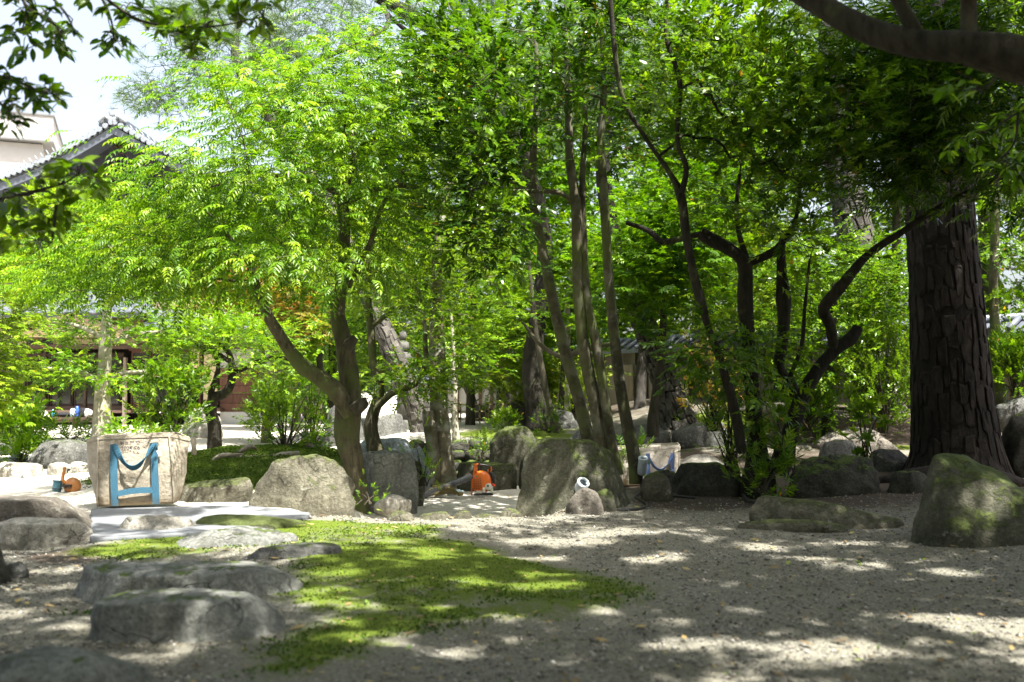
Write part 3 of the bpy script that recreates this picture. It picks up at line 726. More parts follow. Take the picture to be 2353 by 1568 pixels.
# ================================================================== GROUND
def poly_mask(x, y, pts, warp=0.0, seed=3):
    """points given as display pixels on the plateau level, turned into ground metres"""
    W_ = []
    for px, py in pts:
        d = CAMH * F / (py - 896.0); W_.append(((px - CX) / F * d, d))
    if warp:
        q = np.stack([x, y, 0 * x], 1); x = x + fbm(q * 1.6, seed, 4) * warp; y = y + fbm(q * 1.6 + 31, seed, 4) * warp * 1.6
    ins = np.zeros(len(x), bool); n = len(W_)
    for i in range(n):
        x1, y1 = W_[i]; x2, y2 = W_[(i + 1) % n]; c = (y1 > y) != (y2 > y)
        ins ^= c & (x < (x2 - x1) * (y - y1) / (y2 - y1 + 1e-12) + x1)
    return ins.astype(float)
def make_ground():
    xs = np.concatenate([-np.geomspace(220, 6, 60), np.linspace(-5.9, 5.9, 240), np.geomspace(6, 220, 60)])
    ys = np.concatenate([-np.geomspace(60, 1, 25), np.linspace(-.9, 15, 330), np.geomspace(15.1, 330, 70)])
    X, Y = np.meshgrid(xs, ys); x = X.ravel(); y = Y.ravel(); z = H(x, y)
    nx, ny = len(xs), len(ys)
    q = np.stack([x, y, 0 * x], 1)
    moss = poly_mask(x, y, [(705, 1196), (1010, 1196), (1040, 1228), (1150, 1245), (1300, 1300), (1480, 1335), (1475, 1395), (1270, 1420), (1060, 1415), (940, 1455), (760, 1530), (640, 1567), (600, 1500), (690, 1420), (650, 1360), (690, 1300), (640, 1262), (560, 1268), (420, 1285), (200, 1270), (260, 1255), (400, 1238), (690, 1235)], .30)
    moss = np.maximum(moss, poly_mask(x, y, [(140, 1415), (260, 1385), (330, 1400), (250, 1440)], .05))
    moss = np.maximum(moss, poly_mask(x, y, [(480, 1225), (700, 1200), (690, 1240), (420, 1262)], .05))
    m2 = (np.exp(-(((x + 2.7) / 1.4) ** 4 + ((y - 10.7) / 2.0) ** 4)) + fbm(q * 1.5, 15) * .25) > .35; moss = np.maximum(moss, m2)
    q = np.stack([x, y, 0 * x], 1)
    bank = sst(14.0, 14.5, y) * (1 - sst(16.3, 17.5, y)) * sst(-1.2, -.6, x) * (1 - sst(.8, 1.8, x)) * (fbm(q * .8, 77) > -.1)
    far = (sst(11.5, 12.5, y) * (1 - sst(20, 21, y)) * sst(.5, 1.2, x)) * (fbm(q * .7, 21) > .22) * .8
    lft = sst(8.6, 9.2, y) * (1 - sst(13, 14, y)) * (1 - sst(-4.2, -3.4, x)) * (fbm(q * 1.2, 51) > .15)
    holes = sst(-.22, .02, fbm(q * np.array([1.1, 1.9, 1]), 63, 4) + .10)
    moss = np.clip(moss * np.where(y < 8, .60 + .28 * holes, 1), 0, 1)
    moss = np.clip(moss + bank + far + lft * .8, 0, 1)
    sand = np.clip(sst(7.25, 7.6, y) * (1 - sst(.1, .45, x - .55 * sst(8.9, 10, y))) + sst(17.2, 18.4, y) * (1 - sst(1.0, 2.0, x)) + sst(6.6, 7.2, y) * (1 - sst(-3.0, -2.6, x)), 0, 1)
    sand = sand * (1 - .55 * (sst(13.5, 14, y) * (1 - sst(16.5, 17.5, y)) * sst(-2, -1, x)))
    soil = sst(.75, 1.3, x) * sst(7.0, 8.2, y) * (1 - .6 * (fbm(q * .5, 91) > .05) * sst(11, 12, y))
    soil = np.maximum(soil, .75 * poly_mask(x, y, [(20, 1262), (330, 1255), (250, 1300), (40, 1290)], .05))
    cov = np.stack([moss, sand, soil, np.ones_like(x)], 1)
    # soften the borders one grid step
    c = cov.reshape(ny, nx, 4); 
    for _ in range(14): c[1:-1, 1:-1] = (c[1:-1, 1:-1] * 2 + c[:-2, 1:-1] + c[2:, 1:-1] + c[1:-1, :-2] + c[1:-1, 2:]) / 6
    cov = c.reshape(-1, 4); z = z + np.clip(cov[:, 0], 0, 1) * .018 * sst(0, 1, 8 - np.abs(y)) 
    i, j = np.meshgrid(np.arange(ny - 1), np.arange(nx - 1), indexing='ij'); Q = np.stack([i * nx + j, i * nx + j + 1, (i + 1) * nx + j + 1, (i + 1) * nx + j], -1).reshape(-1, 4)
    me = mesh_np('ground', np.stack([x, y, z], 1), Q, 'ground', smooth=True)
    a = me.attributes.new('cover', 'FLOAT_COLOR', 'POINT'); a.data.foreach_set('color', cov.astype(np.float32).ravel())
    tag(link('ground', me), kind='structure')
    from functools import partial
    def look(xx, yy, ch):
        a_ = np.clip(np.searchsorted(ys, yy) , 0, ny - 1); b_ = np.clip(np.searchsorted(xs, xx), 0, nx - 1); return c[a_, b_, ch]
    return look
COVER = make_ground()

def scatter_small():
    rs = np.random.RandomState(4)
    # gravel stones
    n = 52000; y = 1.8 + 6.6 * rs.rand(n) ** 1.25; x = rs.uniform(-1, 1, n) * (y * .56 + .3)
    pr = 1 - COVER(x, y, 0) * .93 - COVER(x, y, 2) * .45; keep = (rs.rand(n) < pr) & ~((y > 7.3) & (x < .15)); x, y = x[keep], y[keep]; n = len(x)
    O = np.array([[1, 0, 0], [0, 1, 0], [-1, 0, 0], [0, -1, 0], [0, 0, 1], [0, 0, -.5]], float); OT = np.array([[0, 1, 4], [1, 2, 4], [2, 3, 4], [3, 0, 4], [1, 0, 5], [2, 1, 5], [3, 2, 5], [0, 3, 5]])
    s = rs.gamma(5, .0013, n).clip(.003, .017) * (.75 + .045 * y); a = rs.uniform(0, 6.28, n); M = np.zeros((n, 3, 3)); M[:, 0, 0] = np.cos(a) * s; M[:, 1, 0] = np.sin(a) * s; M[:, 0, 1] = -np.sin(a) * s * .75; M[:, 1, 1] = np.cos(a) * s * .75; M[:, 2, 2] = s * .6
    V = np.einsum('nij,vj->nvi', M, O) * (1 + rs.uniform(-.3, .3, (n, 6, 1))); V += np.stack([x, y, H(x, y) + s * .25], 1)[:, None]
    T = OT[None] + (np.arange(n) * 6)[:, None, None]; tn = np.repeat(np.clip(rs.normal(.45, .25, n), 0, 1), 6)
    g = NT('gravel_stone'); at = g.node('ShaderNodeAttribute', attribute_name='tint'); g.col(g.ramp(at.outputs['Fac'], [(0, (.07, .06, .05)), (.5, (.19, .175, .15)), (1, (.42, .40, .35))]), .9, .2)
    tag(link('gravel', mesh_np('gravel', V.reshape(-1, 3), T.reshape(-1, 3), 'gravel_stone', tn)), 'loose grey gravel strewn over the bare earth of the foreground', kind='stuff')
    # moss: short upright tufts
    n = 110000; y = 2.0 + 6.0 * rs.rand(n) ** 1.1; x = rs.uniform(-1, 1, n) * (y * .54 + .2)
    xm = rs.uniform(-4.3, -1.3, 30000); ym = rs.uniform(8.6, 12.4, 30000); x = np.concatenate([x, xm]); y = np.concatenate([y, ym])
    k = COVER(x, y, 0) + fbm(np.stack([x, y, 0 * x], 1) * 4.5, 3) * .6 + rs.normal(0, .14, len(x)) > .55; x, y = x[k], y[k]; n = len(x)
    h = rs.uniform(.005, .014, n); wv = rs.uniform(.004, .009, n) * (.6 + .1 * y); a = rs.uniform(0, 6.28, n); b = np.stack([x, y, H(x, y) + .010], 1)
    d = np.stack([np.cos(a), np.sin(a), 0 * a], 1) * wv[:, None]; ln = rs.normal(size=(n, 3)) * .006; ln[:, 2] = h
    V = np.stack([b - d, b + d, b + ln], 1).reshape(-1, 3); T = np.arange(n * 3).reshape(-1, 3)
    tn = np.repeat(np.clip(.5 + .35 * fbm(b * 2.2, 8) * 1.6 + rs.normal(0, .15, n), 0, 1), 3)
    tag(link('moss', mesh_np('moss', V, T, 'moss_tuft', tn)), 'low green moss carpet over the middle of the foreground and the mound', kind='stuff')
    # fallen leaves
    n = 2600; y = 2.2 + 11 * rs.rand(n); x = rs.uniform(-1, 1, n) * (y * .53); L = rs.gamma(4, .0035, n).clip(.006, .034); a = rs.uniform(0, 6.28, n)
    b = np.stack([x, y, H(x, y) + .016], 1); d = np.stack([np.cos(a), np.sin(a), rs.uniform(-.2, .3, n)], 1) * L[:, None]; s_ = np.stack([-np.sin(a), np.cos(a), rs.uniform(-.3, .3, n)], 1) * L[:, None] * .45
    V = np.stack([b - d, b - s_, b + d, b + s_], 1).reshape(-1, 3); o = (np.arange(n) * 4)[:, None]; T = np.concatenate([o + [0, 1, 2], o + [0, 2, 3]]);
    tag(link('leaf_litter', mesh_np('leaf_litter', V, T, 'leaf_litter', np.repeat(rs.rand(n), 4))), 'scattered fallen leaves and twigs on the garden floor', kind='stuff')
scatter_small()

# ================================================================== HOUSE
DH = 28.0
def pb(m, px0, px1, py0, py1, d, dep, o=None):
    a = P(px0, py1, d); b = P(px1, py0, d); c = Vector(((a.x + b.x) / 2, d + dep / 2, (a.z + b.z) / 2))
    if o is not None: c = c - Vector(o)
    return m.box(c, (abs(b.x - a.x), dep, abs(b.z - a.z)))
hb = P(290, 979, DH)
house = empty('wooden_house', hb, 'old two storey Japanese wooden house with grey tiled gable roof behind the trees', 'house'); HB = Vector(hb)
def part(name, mat, boxes, parent=None):
    m = MB()
    for b in boxes: pb(m, *b, o=HB)
    ob = m.build(name, mat, house)
    if parent is not None: ob.parent = parent
    return ob
# upper storey wall and roof
def verge(t, out=0):                                    # curved verge line, px as function of t (0 peak .. 1 eave), left side
    x = 292 - 330 * t; y = 318 + 150 * t - 26 * math.sin(t * 2.6) * -1 * t * .0 + 34 * t ** 1.4 * 0 + 30 * math.sin(math.pi * t) * .55
    return x, y
def roof_side(sign):
    m = MB(); V = []; n_ = 14
    for k in range(n_ + 1):
        t = k / n_; x, y = verge(t); x = 292 + (292 - x) * (1 if sign > 0 else -1)
        p = P(x, y, DH); 
        for (dy, dz) in ((-.95, .10), (9, .10), (9, -.12), (-.95, -.12)): V.append((p.x - HB.x, dy, p.z + dz - HB.z))
    Fs = [(k * 4 + a, k * 4 + (a + 1) % 4, k * 4 + 4 + (a + 1) % 4, k * 4 + 4 + a) for k in range(n_) for a in range(4)]
    m.add(V, Fs); r = m.build('roof', 'roof_tile', house)
    # rounded verge tiles with their flat covers
    base_ = None
    for k in range(26):
        t = (k + .35) / 26; x, y = verge(t); x2, y2 = verge(t + .02); x = 292 + (292 - x) * (1 if sign > 0 else -1); x2 = 292 + (292 - x2) * (1 if sign > 0 else -1)
        p = P(x, y, DH) - HB; q = P(x2, y2, DH) - HB; mm = MB()
        dirv = (q - p).normalized()
        mm.use('tile_pale').tube([Vector((0, -1.04, .08)), Vector((0, .3, .12))], [.075, .075], 9)
        mm.box((0, -.1, .02), (.30, 1.75, .05), rot=Matrix.Rotation(-math.atan2(dirv.z, dirv.x) if abs(dirv.x) > 0 else 0, 3, 'Y') if sign < 0 else Matrix.Rotation(math.atan2(-dirv.z, dirv.x), 3, 'Y'))
        mm.tube([Vector((0, -.9, .14)), Vector((-.10, -.92, .32))], [.03, .006], 5)
        tt = mm.build('verge_tile', None, house); tt.location = p + Vector((0, 0, .14)); tt.parent = house
        tt.parent = r
    # barge board: black wood carries the shade of the roof overhang
    m = MB(); V = []
    for k in range(n_ + 1):
        t = k / n_; x, y = verge(t); x = 292 + (292 - x) * (1 if sign > 0 else -1); p = P(x, y, DH) - HB
        wd = .42 - .08 * t
        for (dy, dz) in ((-.28, -.10), (-.20, -.10), (-.20, -.10 - wd), (-.28, -.10 - wd)): V.append((p.x, dy, p.z + dz))
    Fs = [(k * 4 + a, k * 4 + (a + 1) % 4, k * 4 + 4 + (a + 1) % 4, k * 4 + 4 + a) for k in range(n_) for a in range(4)]
    m.add(V, Fs); m.build('barge_board', 'wood_black', house)
roof_side(-1); roof_side(1)
# soffit under the verge and gable wall of upright boards
m = MB(); V = []
for k in range(15):
    t = k / 14; x, y = verge(t); 
    for sg in (0,):
        p = P(x, y, DH) - HB; V += [(p.x, -.2, p.z - .13), (p.x, .5, p.z - .13), (p.x, .5, p.z - .2), (p.x, -.2, p.z - .2)]
m.add(V, [(k * 4 + a, k * 4 + (a + 1) % 4, k * 4 + 4 + (a + 1) % 4, k * 4 + 4 + a) for k in range(14) for a in range(4)]); m.build('soffit', 'wood_black', house)
for k in range(46):
    px = -60 + k * 15.3; t = abs(292 - (px + 7)) / 330.0
    top = verge(min(t, 1.1))[1] + 12; m = MB(); pb(m, px, px + 14.2, top, 488, DH + .5, .05 + .02 * (k % 2), o=HB); m.build('board', 'wood_black', house)
part('wall', 'wood_black', [(-60, 640, 484, 700, DH + .62, .2), (0, 590, 400, 486, DH + .60, .06)])
# lower tiled roof: courses of rounded pan tiles
def tiled_strip(px0, px1, pyt, pyb, dtop, dbot, name='lower_roof', cols=24, rows=4):
    a = P(px0, pyt, dtop) - HB; b = P(px1, pyt, dtop) - HB; c = P(px0, pyb, dbot) - HB; e = P(px1, pyb, dbot) - HB
    me = MB(); V = [a, b, e, c, a - Vector((0, 0, .1)), b - Vector((0, 0, .1)), e - Vector((0, 0, .1)), c - Vector((0, 0, .1))]
    me.add(V, [(0, 1, 2, 3), (7, 6, 5, 4), (3, 2, 6, 7), (0, 3, 7, 4), (1, 5, 6, 2), (0, 4, 5, 1)]); r = me.build(name, 'roof_tile', house)
    W_ = (b - a) / cols; Dn = (c - a) / rows; nn = W_.cross(Dn).normalized(); nn = nn if nn.z > 0 else -nn
    tb = MB(); V = []; 
    for s_ in (0, 1):
        for k in range(6):
            f = k / 5; hgt = .015 + .045 * math.sin(math.pi * min(1, f * 1.35)) if f < .75 else .015 + .02 * math.sin(math.pi * (f - .7) / .3)
            V.append(W_ * f * .98 + Dn * (s_ * 1.06) + nn * (hgt + .03 * s_))
    Fs = [(k, k + 1, k + 7, k + 6) for k in range(5)]; tb.add(V, Fs); tb.add([V[6 + k] for k in range(6)] + [V[6 + k] - nn * .05 for k in range(6)], [(k, k + 6, k + 7, k + 1) for k in range(5)])
    t0 = tb.build('roof_tile', 'roof_tile', r, smooth=False); first = True
    for i in range(rows):
        for j in range(cols):
            o = t0 if first else t0.copy()
            if not first: COL.objects.link(o)
            first = False; o.location = a + W_ * j + Dn * i; o.parent = r
tiled_strip(-30, 200, 462, 484, DH + .5, DH - .5, cols=10, rows=2)
tiled_strip(330, 640, 700, 762, DH + 1.0, DH - 1.3, cols=22, rows=5)
tiled_strip(-120, 330, 660, 722, DH + .9, DH - .9, cols=20, rows=3)
# middle storey
part('wall', 'plaster_cream', [(-60, 640, 690, 790, DH + .45, .2)])
for b_ in [(440, 460, 802, 846, DH + .1, .1), (467, 500, 810, 930, DH + .1, .1)]: part('wall_panel', 'plaster_cream', [b_])
part('beam', 'wood_brown', [(-40, 310, 771, 779, DH - .25, .25)])
part('beam', 'wood_brown', [(-40, 640, 792, 802, DH - .15, .2)])
for px in (93, 24, 160, 240): part('strut', 'wood_brown', [(px, px + 7, 752, 771, DH - .22, .15)])
# small porch gable with cream infill
m = MB(); L_ = P(-40, 775, DH - .3) - HB; T_ = P(190, 738, DH - .3) - HB; R_ = P(330, 775, DH - .3) - HB
for y0 in (0, .5): pass
V = [L_, T_, R_]; V = [Vector((v.x, v.y, v.z)) for v in V] + [Vector((v.x, v.y + .3, v.z)) for v in V]
m.add(V, [(0, 2, 1), (3, 4, 5), (0, 1, 4, 3), (1, 2, 5, 4), (2, 0, 3, 5)]); m.build('gable_infill', 'plaster_cream', house)
for A_, B_ in ((L_, T_), (T_, R_)):
    m = MB(); dv = B_ - A_; V = []
    for p in (A_ - dv * .03, B_ + dv * .03):
        for (dy, dz) in ((-.7, .14), (.3, .14), (.3, .0), (-.7, .0)): V.append((p.x, p.y + dy, p.z + dz))
    m.add(V, [(a, (a + 1) % 4, 4 + (a + 1) % 4, 4 + a) for a in range(4)] + [(3, 2, 1, 0), (4, 5, 6, 7)]); m.build('porch_roof', 'wood_brown', house)
for k in range(9):
    f = k / 9; p = L_.lerp(T_, f); m = MB(); m.box((p.x, p.y - .55, p.z - .05), (.07, .6, .07)); m.build('rafter', 'wood_brown', house)
# glazed sliding doors, left bay dark, right bay reddish
def glazed(px0, px1, py0, py1, dd, mat, n):
    st = (px1 - px0) / n
    for k in range(n):
        a = px0 + k * st; b = a + st - 1
        f = part('sliding_door', mat, [(a, a + 5, py0, py1, dd, .06), (b - 5, b, py0, py1, dd, .06), (a + 5, b - 5, py0, py0 + 5, dd, .06), (a + 5, b - 5, py1 - 16, py1, dd, .06)])
        m = MB(); pb(m, a + 5, b - 5, py0 + 5, py1 - 16, dd + .025, .01, o=HB); m.build('pane', 'window_glass', f)
glazed(60, 280, 821, 944, DH + .5, 'wood_dark', 4)
glazed(300, 440, 806, 940, DH + .3, 'wood_red', 3)
part('wall', 'wood_dark', [(-60, 60, 802, 953, DH + .55, .1)])
part('lintel', 'wood_red', [(296, 442, 797, 806, DH + .25, .15)])
part('lintel', 'wood_dark', [(56, 284, 811, 821, DH + .45, .15)])
part('transom', 'window_glass', [(60, 120, 781, 800, DH + .35, .05)])
part('fascia', 'wood_brown', [(50, 290, 934, 944, DH + .1, .1)])
part('veranda_floor', 'wood_brown', [(30, 300, 944, 949, DH - .6, 1.1), (300, 505, 938, 947, DH - .3, .7)])
part('dark_backing', 'bark_crevice', [(40, 640, 790, 946, DH + 1.3, .1), (500, 640, 846, 946, DH + .2, .05)])  # added near-black backing; the dim interior is put into its colour
part('under_floor_shade', 'bark_crevice', [(30, 505, 949, 981, DH + .3, .1)])  # near-black panel standing in for the shade below the veranda
for px in (24, 96, 190): part('post', 'wood_dark', [(px, px + 9, 800, 979, DH - .02, .12)])
part('post', 'wood_pale', [(280, 289, 822, 979, DH - .65, .14)])
part('post', 'wood_pale', [(22, 31, 860, 972, DH - .65, .14)])
part('post', 'wood_red', [(456, 463, 800, 940, DH + .05, .12)])
# brown board wall with shadow gaps and white footing
for k in range(5):
    y0 = 846 + k * 20.4; part('wall_board', 'wood_red', [(505, 582, y0, y0 + 19.4, DH + .1, .05 + .008 * (k % 2))])
for k in range(4): part('wall_board', 'wood_red', [(583 + k * 9, 591 + k * 9, 846, 947, DH + .12, .05)])
part('corner_post', 'wood_pale', [(618, 626, 840, 975, DH + .05, .12)])
part('footing', 'plaster_white', [(505, 620, 947, 985, DH, .5)])
part('wall', 'plaster_white', [(505, 620, 700, 846, DH + .12, .3)])
# onigawara: ridge-end ornament
m = MB(); c = P(290, 306, DH) - HB; c.y = -1.0; q = 0.0122
m.use('roof_tile').box(c + Vector((0, .2, -.02)), (62 * q, .35, 8 * q)); m.box(c + Vector((0, .15, .09)), (52 * q, .32, 7 * q))
m.use('tile_pale')
for (a, b, r_) in ((0, 22, 9), (-12, 16, 7), (12, 16, 7), (-22, 8, 6), (22, 8, 6), (-4, 10, 8), (6, 9, 8)): m.lathe([(r_ * q * .4, -.14), (r_ * q, -.10), (r_ * q, .10), (r_ * q * .5, .14)], 12, c + Vector((a * q, .1, b * q)), Vector((0, 1, 0)))
for s_ in (-1, 1): m.tube([c + Vector((s_ * 8 * q, 0, 8 * q)), c + Vector((s_ * 14 * q, -.05, 16 * q)), c + Vector((s_ * 24 * q, 0, 9 * q)), c + Vector((s_ * 31 * q, 0, 2 * q))], [.03, .05, .05, .03], 7)
m.build('ridge_ornament', None, house)
m = MB(); c2 = P(290, 312, DH) - HB; m.box(c2 + Vector((0, 4, .12)), (.5, 9, .3)); m.build('ridge', 'roof_tile', house)
m = MB(); c2 = P(290, 372, DH) - HB
for a, b, r_ in ((0, 0, .12), (-.2, .03, .08), (.2, .03, .08), (0, -.14, .07)): m.lathe([(.01, -.02), (r_, 0), (r_, .05)], 9, c2 + Vector((a, -.3, b + .35)), Vector((0, 1, 0)))
m.build('gable_pendant', 'wood_dark', house)

# far white building
def white_building():
    a = P(122, 268, 45.0); yaw = R(20.6); root = empty('apartment_building', (a.x, a.y, 0), 'tall plain white concrete building rising behind the tiled house', 'building', rot=(0, 0, yaw))
    def bx(name, mat, x0, x1, y0, y1, z0, z1): m = MB(); m.box(((x0 + x1) / 2, (y0 + y1) / 2, (z0 + z1) / 2), (x1 - x0, y1 - y0, z1 - z0)); return m.build(name, mat, root)
    zt = a.z
    bx('parapet', 'concrete_white', -14, 0, 0, 10, zt - 1.12, zt); bx('coping', 'concrete_edge', -14.05, .06, -.06, 10.05, zt, zt + .07)
    bx('eave_edge', 'concrete_edge', -14.02, .03, -.03, 10.02, zt - 1.20, zt - 1.12)
    bx('wall', 'concrete_white', -14, -.5, 1.3, 10, -.5, zt - 1.2); bx('balcony_wall', 'concrete_white', -14, -.45, .4, 1.3, -.5, zt - 1.25)
white_building()

# ================================================================== GARDEN WALL (right and centre, far)
def garden_wall():
    A = P(1290, 945, 22.5); B = P(2480, 935, 13.5); A = Vector((A.x, A.y, 0)); B = Vector((B.x, B.y, 0)); L = (B - A).length; d = (B - A).normalized(); yaw = math.atan2(d.y, d.x)
    root = empty('garden_wall', (A.x, A.y, .3), 'long dim earthen garden wall with tiled coping behind the pines', 'wall', rot=(0, 0, yaw))
    m = MB(); m.box((L / 2, 0, .55), (L, .22, 1.7)); m.build('wall_panel', 'wood_wall', root)
    m = MB(); m.box((L / 2, -.02, -.2), (L, .34, .5)); m.build('footing', 'carved_stone', root)
    for k in range(int(L / 1.15)):
        m = MB(); m.box((.3 + k * 1.15, -.17, .55), (.13, .12, 1.8)); m.build('post', 'wood_wall', root)
    m = MB()
    for s_ in (-1, 1):
        V = [(0, 0, 1.62), (L, 0, 1.62), (L, s_ * .38, 1.42), (0, s_ * .38, 1.42), (0, 0, 1.56), (L, 0, 1.56), (L, s_ * .38, 1.36), (0, s_ * .38, 1.36)]
        m.add(V, [(0, 1, 2, 3), (7, 6, 5, 4), (3, 2, 6, 7), (0, 4, 5, 1), (0, 3, 7, 4), (1, 5, 6, 2)])
    m.tube([Vector((0, 0, 1.64)), Vector((L, 0, 1.64))], [.07, .07], 8); cp = m.build('coping', 'roof_tile', root)
    tb = MB(); tb.tube([Vector((0, -.04, 1.66)), Vector((0, -.40, 1.46))], [.045, .045], 7); t0 = tb.build('coping_tile', 'roof_tile', cp)
    for k in range(1, int(L / .26)):
        o = t0.copy(); COL.objects.link(o); o.parent = cp; o.location = (k * .26, 0, 0)
    # pale leaning boards at the left end
    for k in range(6):
        m = MB(); m.box((2.2 + k * .38, -.34, .45), (.30, .04, 1.35)); m.build('board', 'wood_pale' if k in (1, 4) else 'wood_wall', root)
garden_wall()
def low_building():
    # pale plastered outbuilding with upright posts behind the bamboo fence
    c = P(1130, 950, 27.0); root = empty('outbuilding', (c.x, c.y, .1), 'low pale plastered outbuilding with upright wooden posts behind the bamboo fence', 'building')
    w_ = sx(420, 27); h_ = sx(95, 27); m = MB(); m.box((0, .1, h_ / 2), (w_, .2, h_)); m.build('wall', 'plaster_white', root)
    for k in range(17): m = MB(); m.box((-w_ / 2 + k * w_ / 16, -.05, h_ / 2), (.09, .1, h_)); m.build('post', 'wood_brown', root)
    m = MB(); m.box((0, .3, h_ + .1), (w_ + .5, 1.6, .14), rot=Matrix.Rotation(R(14), 3, 'X')); m.build('roof', 'roof_tile', root)
low_building()
# slatted screen left of centre
def screen():
    c = P(700, 952, 26.0); root = empty('slatted_screen', (c.x, c.y, c.z), 'pale slatted wooden screen fence between house and centre trees', 'fence')
    w_ = sx(190, 26); h_ = sx(98, 26)
    for k in range(5): m = MB(); m.box((-w_ / 2 + k * w_ / 4, 0, h_ / 2), (.12, .12, h_ + .1)); m.build('post', 'wood_brown', root)
    for k in range(3): m = MB(); m.box((0, -.08, .12 + k * h_ * .42), (w_, .05, .07)); m.build('rail', 'wood_brown', root)
    sl_ = MB(); sl_.box((0, 0, h_ / 2), (.035, .02, h_)); s0 = sl_.build('slat', 'pale_slat', root); n_ = 42
    for k in range(n_):
        o = s0 if k == 0 else s0.copy()
        if k: COL.objects.link(o); o.parent = root
        o.location = (-w_ / 2 + (k + .5) * w_ / n_, .0, 0)
screen()
# bamboo fence
def bamboo_fence():
    d = 19.5; c = P(1115, 971, d); root = empty('bamboo_fence', (c.x, c.y, hz(c.x, c.y)), 'open bamboo lattice fence with tied crossings beyond the stone wall', 'fence')
    q = sx(1, d); rs = random.Random(2); X0, X1 = (1035 - 1115) * q, (1238 - 1115) * q
    for k, z in enumerate((8, 25, 41)):
        m = MB(); m.tube([Vector((X0, -.03, z * q + .02)), Vector((X1, -.03, z * q + .03))], [.014, .012], 7); m.build('rail', 'bamboo', root)
    x = X0 + 4 * q; k = 0
    while x < X1:
        dbl = k % 2 == 1; top = (50 if dbl else 46) * q
        for dx in ((-.022, .022) if dbl else (0,)):
            m = MB(); n_ = 5; pts = [Vector((x + dx, 0, -.1 + (top + .1) * i / n_)) for i in range(n_ + 1)]; m.tube(pts, [.017, .019, .016, .018, .016, .017], 7); m.build('pole', 'bamboo', root)
        for z in (8, 25, 41): m = MB(); m.box((x, -.02, z * q + .025), (.055 if dbl else .035, .06, .035)); m.build('tie', 'cable_black', root)
        x += rs.uniform(14.5, 17) * q; k += 1
bamboo_fence()
# stone pagoda
def pagoda():
    d = 16.5; c = P(925, 990, d); q = sx(1, d); root = empty('stone_pagoda', (c.x, c.y, hz(c.x, c.y)), 'weathered five tier stone pagoda lantern standing behind the leaning pine', 'stone lantern'); Z0 = root.location.z
    def z(py): return P(925, py, d).z - Z0
    def st(name, prof): m = MB(); m.lathe([(r * q, z(y)) for r, y in prof], 18); m.build(name, 'carved_stone', root)
    st('finial', [(2, 762), (7, 764), (9, 772), (7, 780), (5, 782)][::-1]); st('jewel', [(4, 783), (13, 787), (16, 797), (14, 806), (8, 809)][::-1])
    st('cap', [(10, 809), (20, 812), (26, 822), (23, 833), (12, 836)][::-1])
    m = MB(); zz = (z(872) + z(836)) / 2; m.box((0, 0, zz), (30 * q, 30 * q, z(836) - z(872)), bev=.02); m.build('fire_box', 'carved_stone', root)
    st('platform', [(14, 872), (24, 876), (25, 886), (16, 892)][::-1]); st('shaft', [(15, 892), (13, 920), (15, 965)][::-1]); st('base', [(24, 965), (28, 972), (28, 1005)][::-1])
pagoda()

# ================================================================== SLAB, STAKE
def slab_thing():
    pts = [(216, 1172), (560, 1162), (716, 1180), (712, 1188), (520, 1222), (215, 1240)]; V = []
    for px, py in pts: d = (CAMH - .03) * F / (py - 896); V.append(((px - CX) / F * d, d))
    c = Vector((sum(v[0] for v in V) / 6, sum(v[1] for v in V) / 6, 0)); m = MB(); zt = .045
    W_ = [(x - c.x, y - c.y, zt) for x, y in V] + [(x - c.x, y - c.y, -.08) for x, y in V]; n_ = 6
    m.add(W_, [tuple(range(n_))[::-1], tuple(range(n_, 2 * n_))] + [(k, (k + 1) % n_, n_ + (k + 1) % n_, n_ + k) for k in range(n_)])
    o = m.build('stone_slab', 'slab'); o.location = c
    bv = o.modifiers.new('b', 'BEVEL'); bv.width = .012; bv.segments = 2
    tag(o, 'flat grey cut stone slab under the canvas bag', 'stone slab')
slab_thing()
m = MB(); p = P(446, 1048, 10.2); z_ = hz(p.x, p.y); m.tube([Vector((0, 0, -.1)), Vector((.0, 0, .05)), Vector((-.01, 0, p.z + .18 - z_))], [.028, .027, .026], 12)
o = m.build('wooden_stake', 'wood_pale'); o.location = (p.x, p.y, z_); tag(o, 'short pale cut stake standing at the left edge of the moss mound', 'stake')

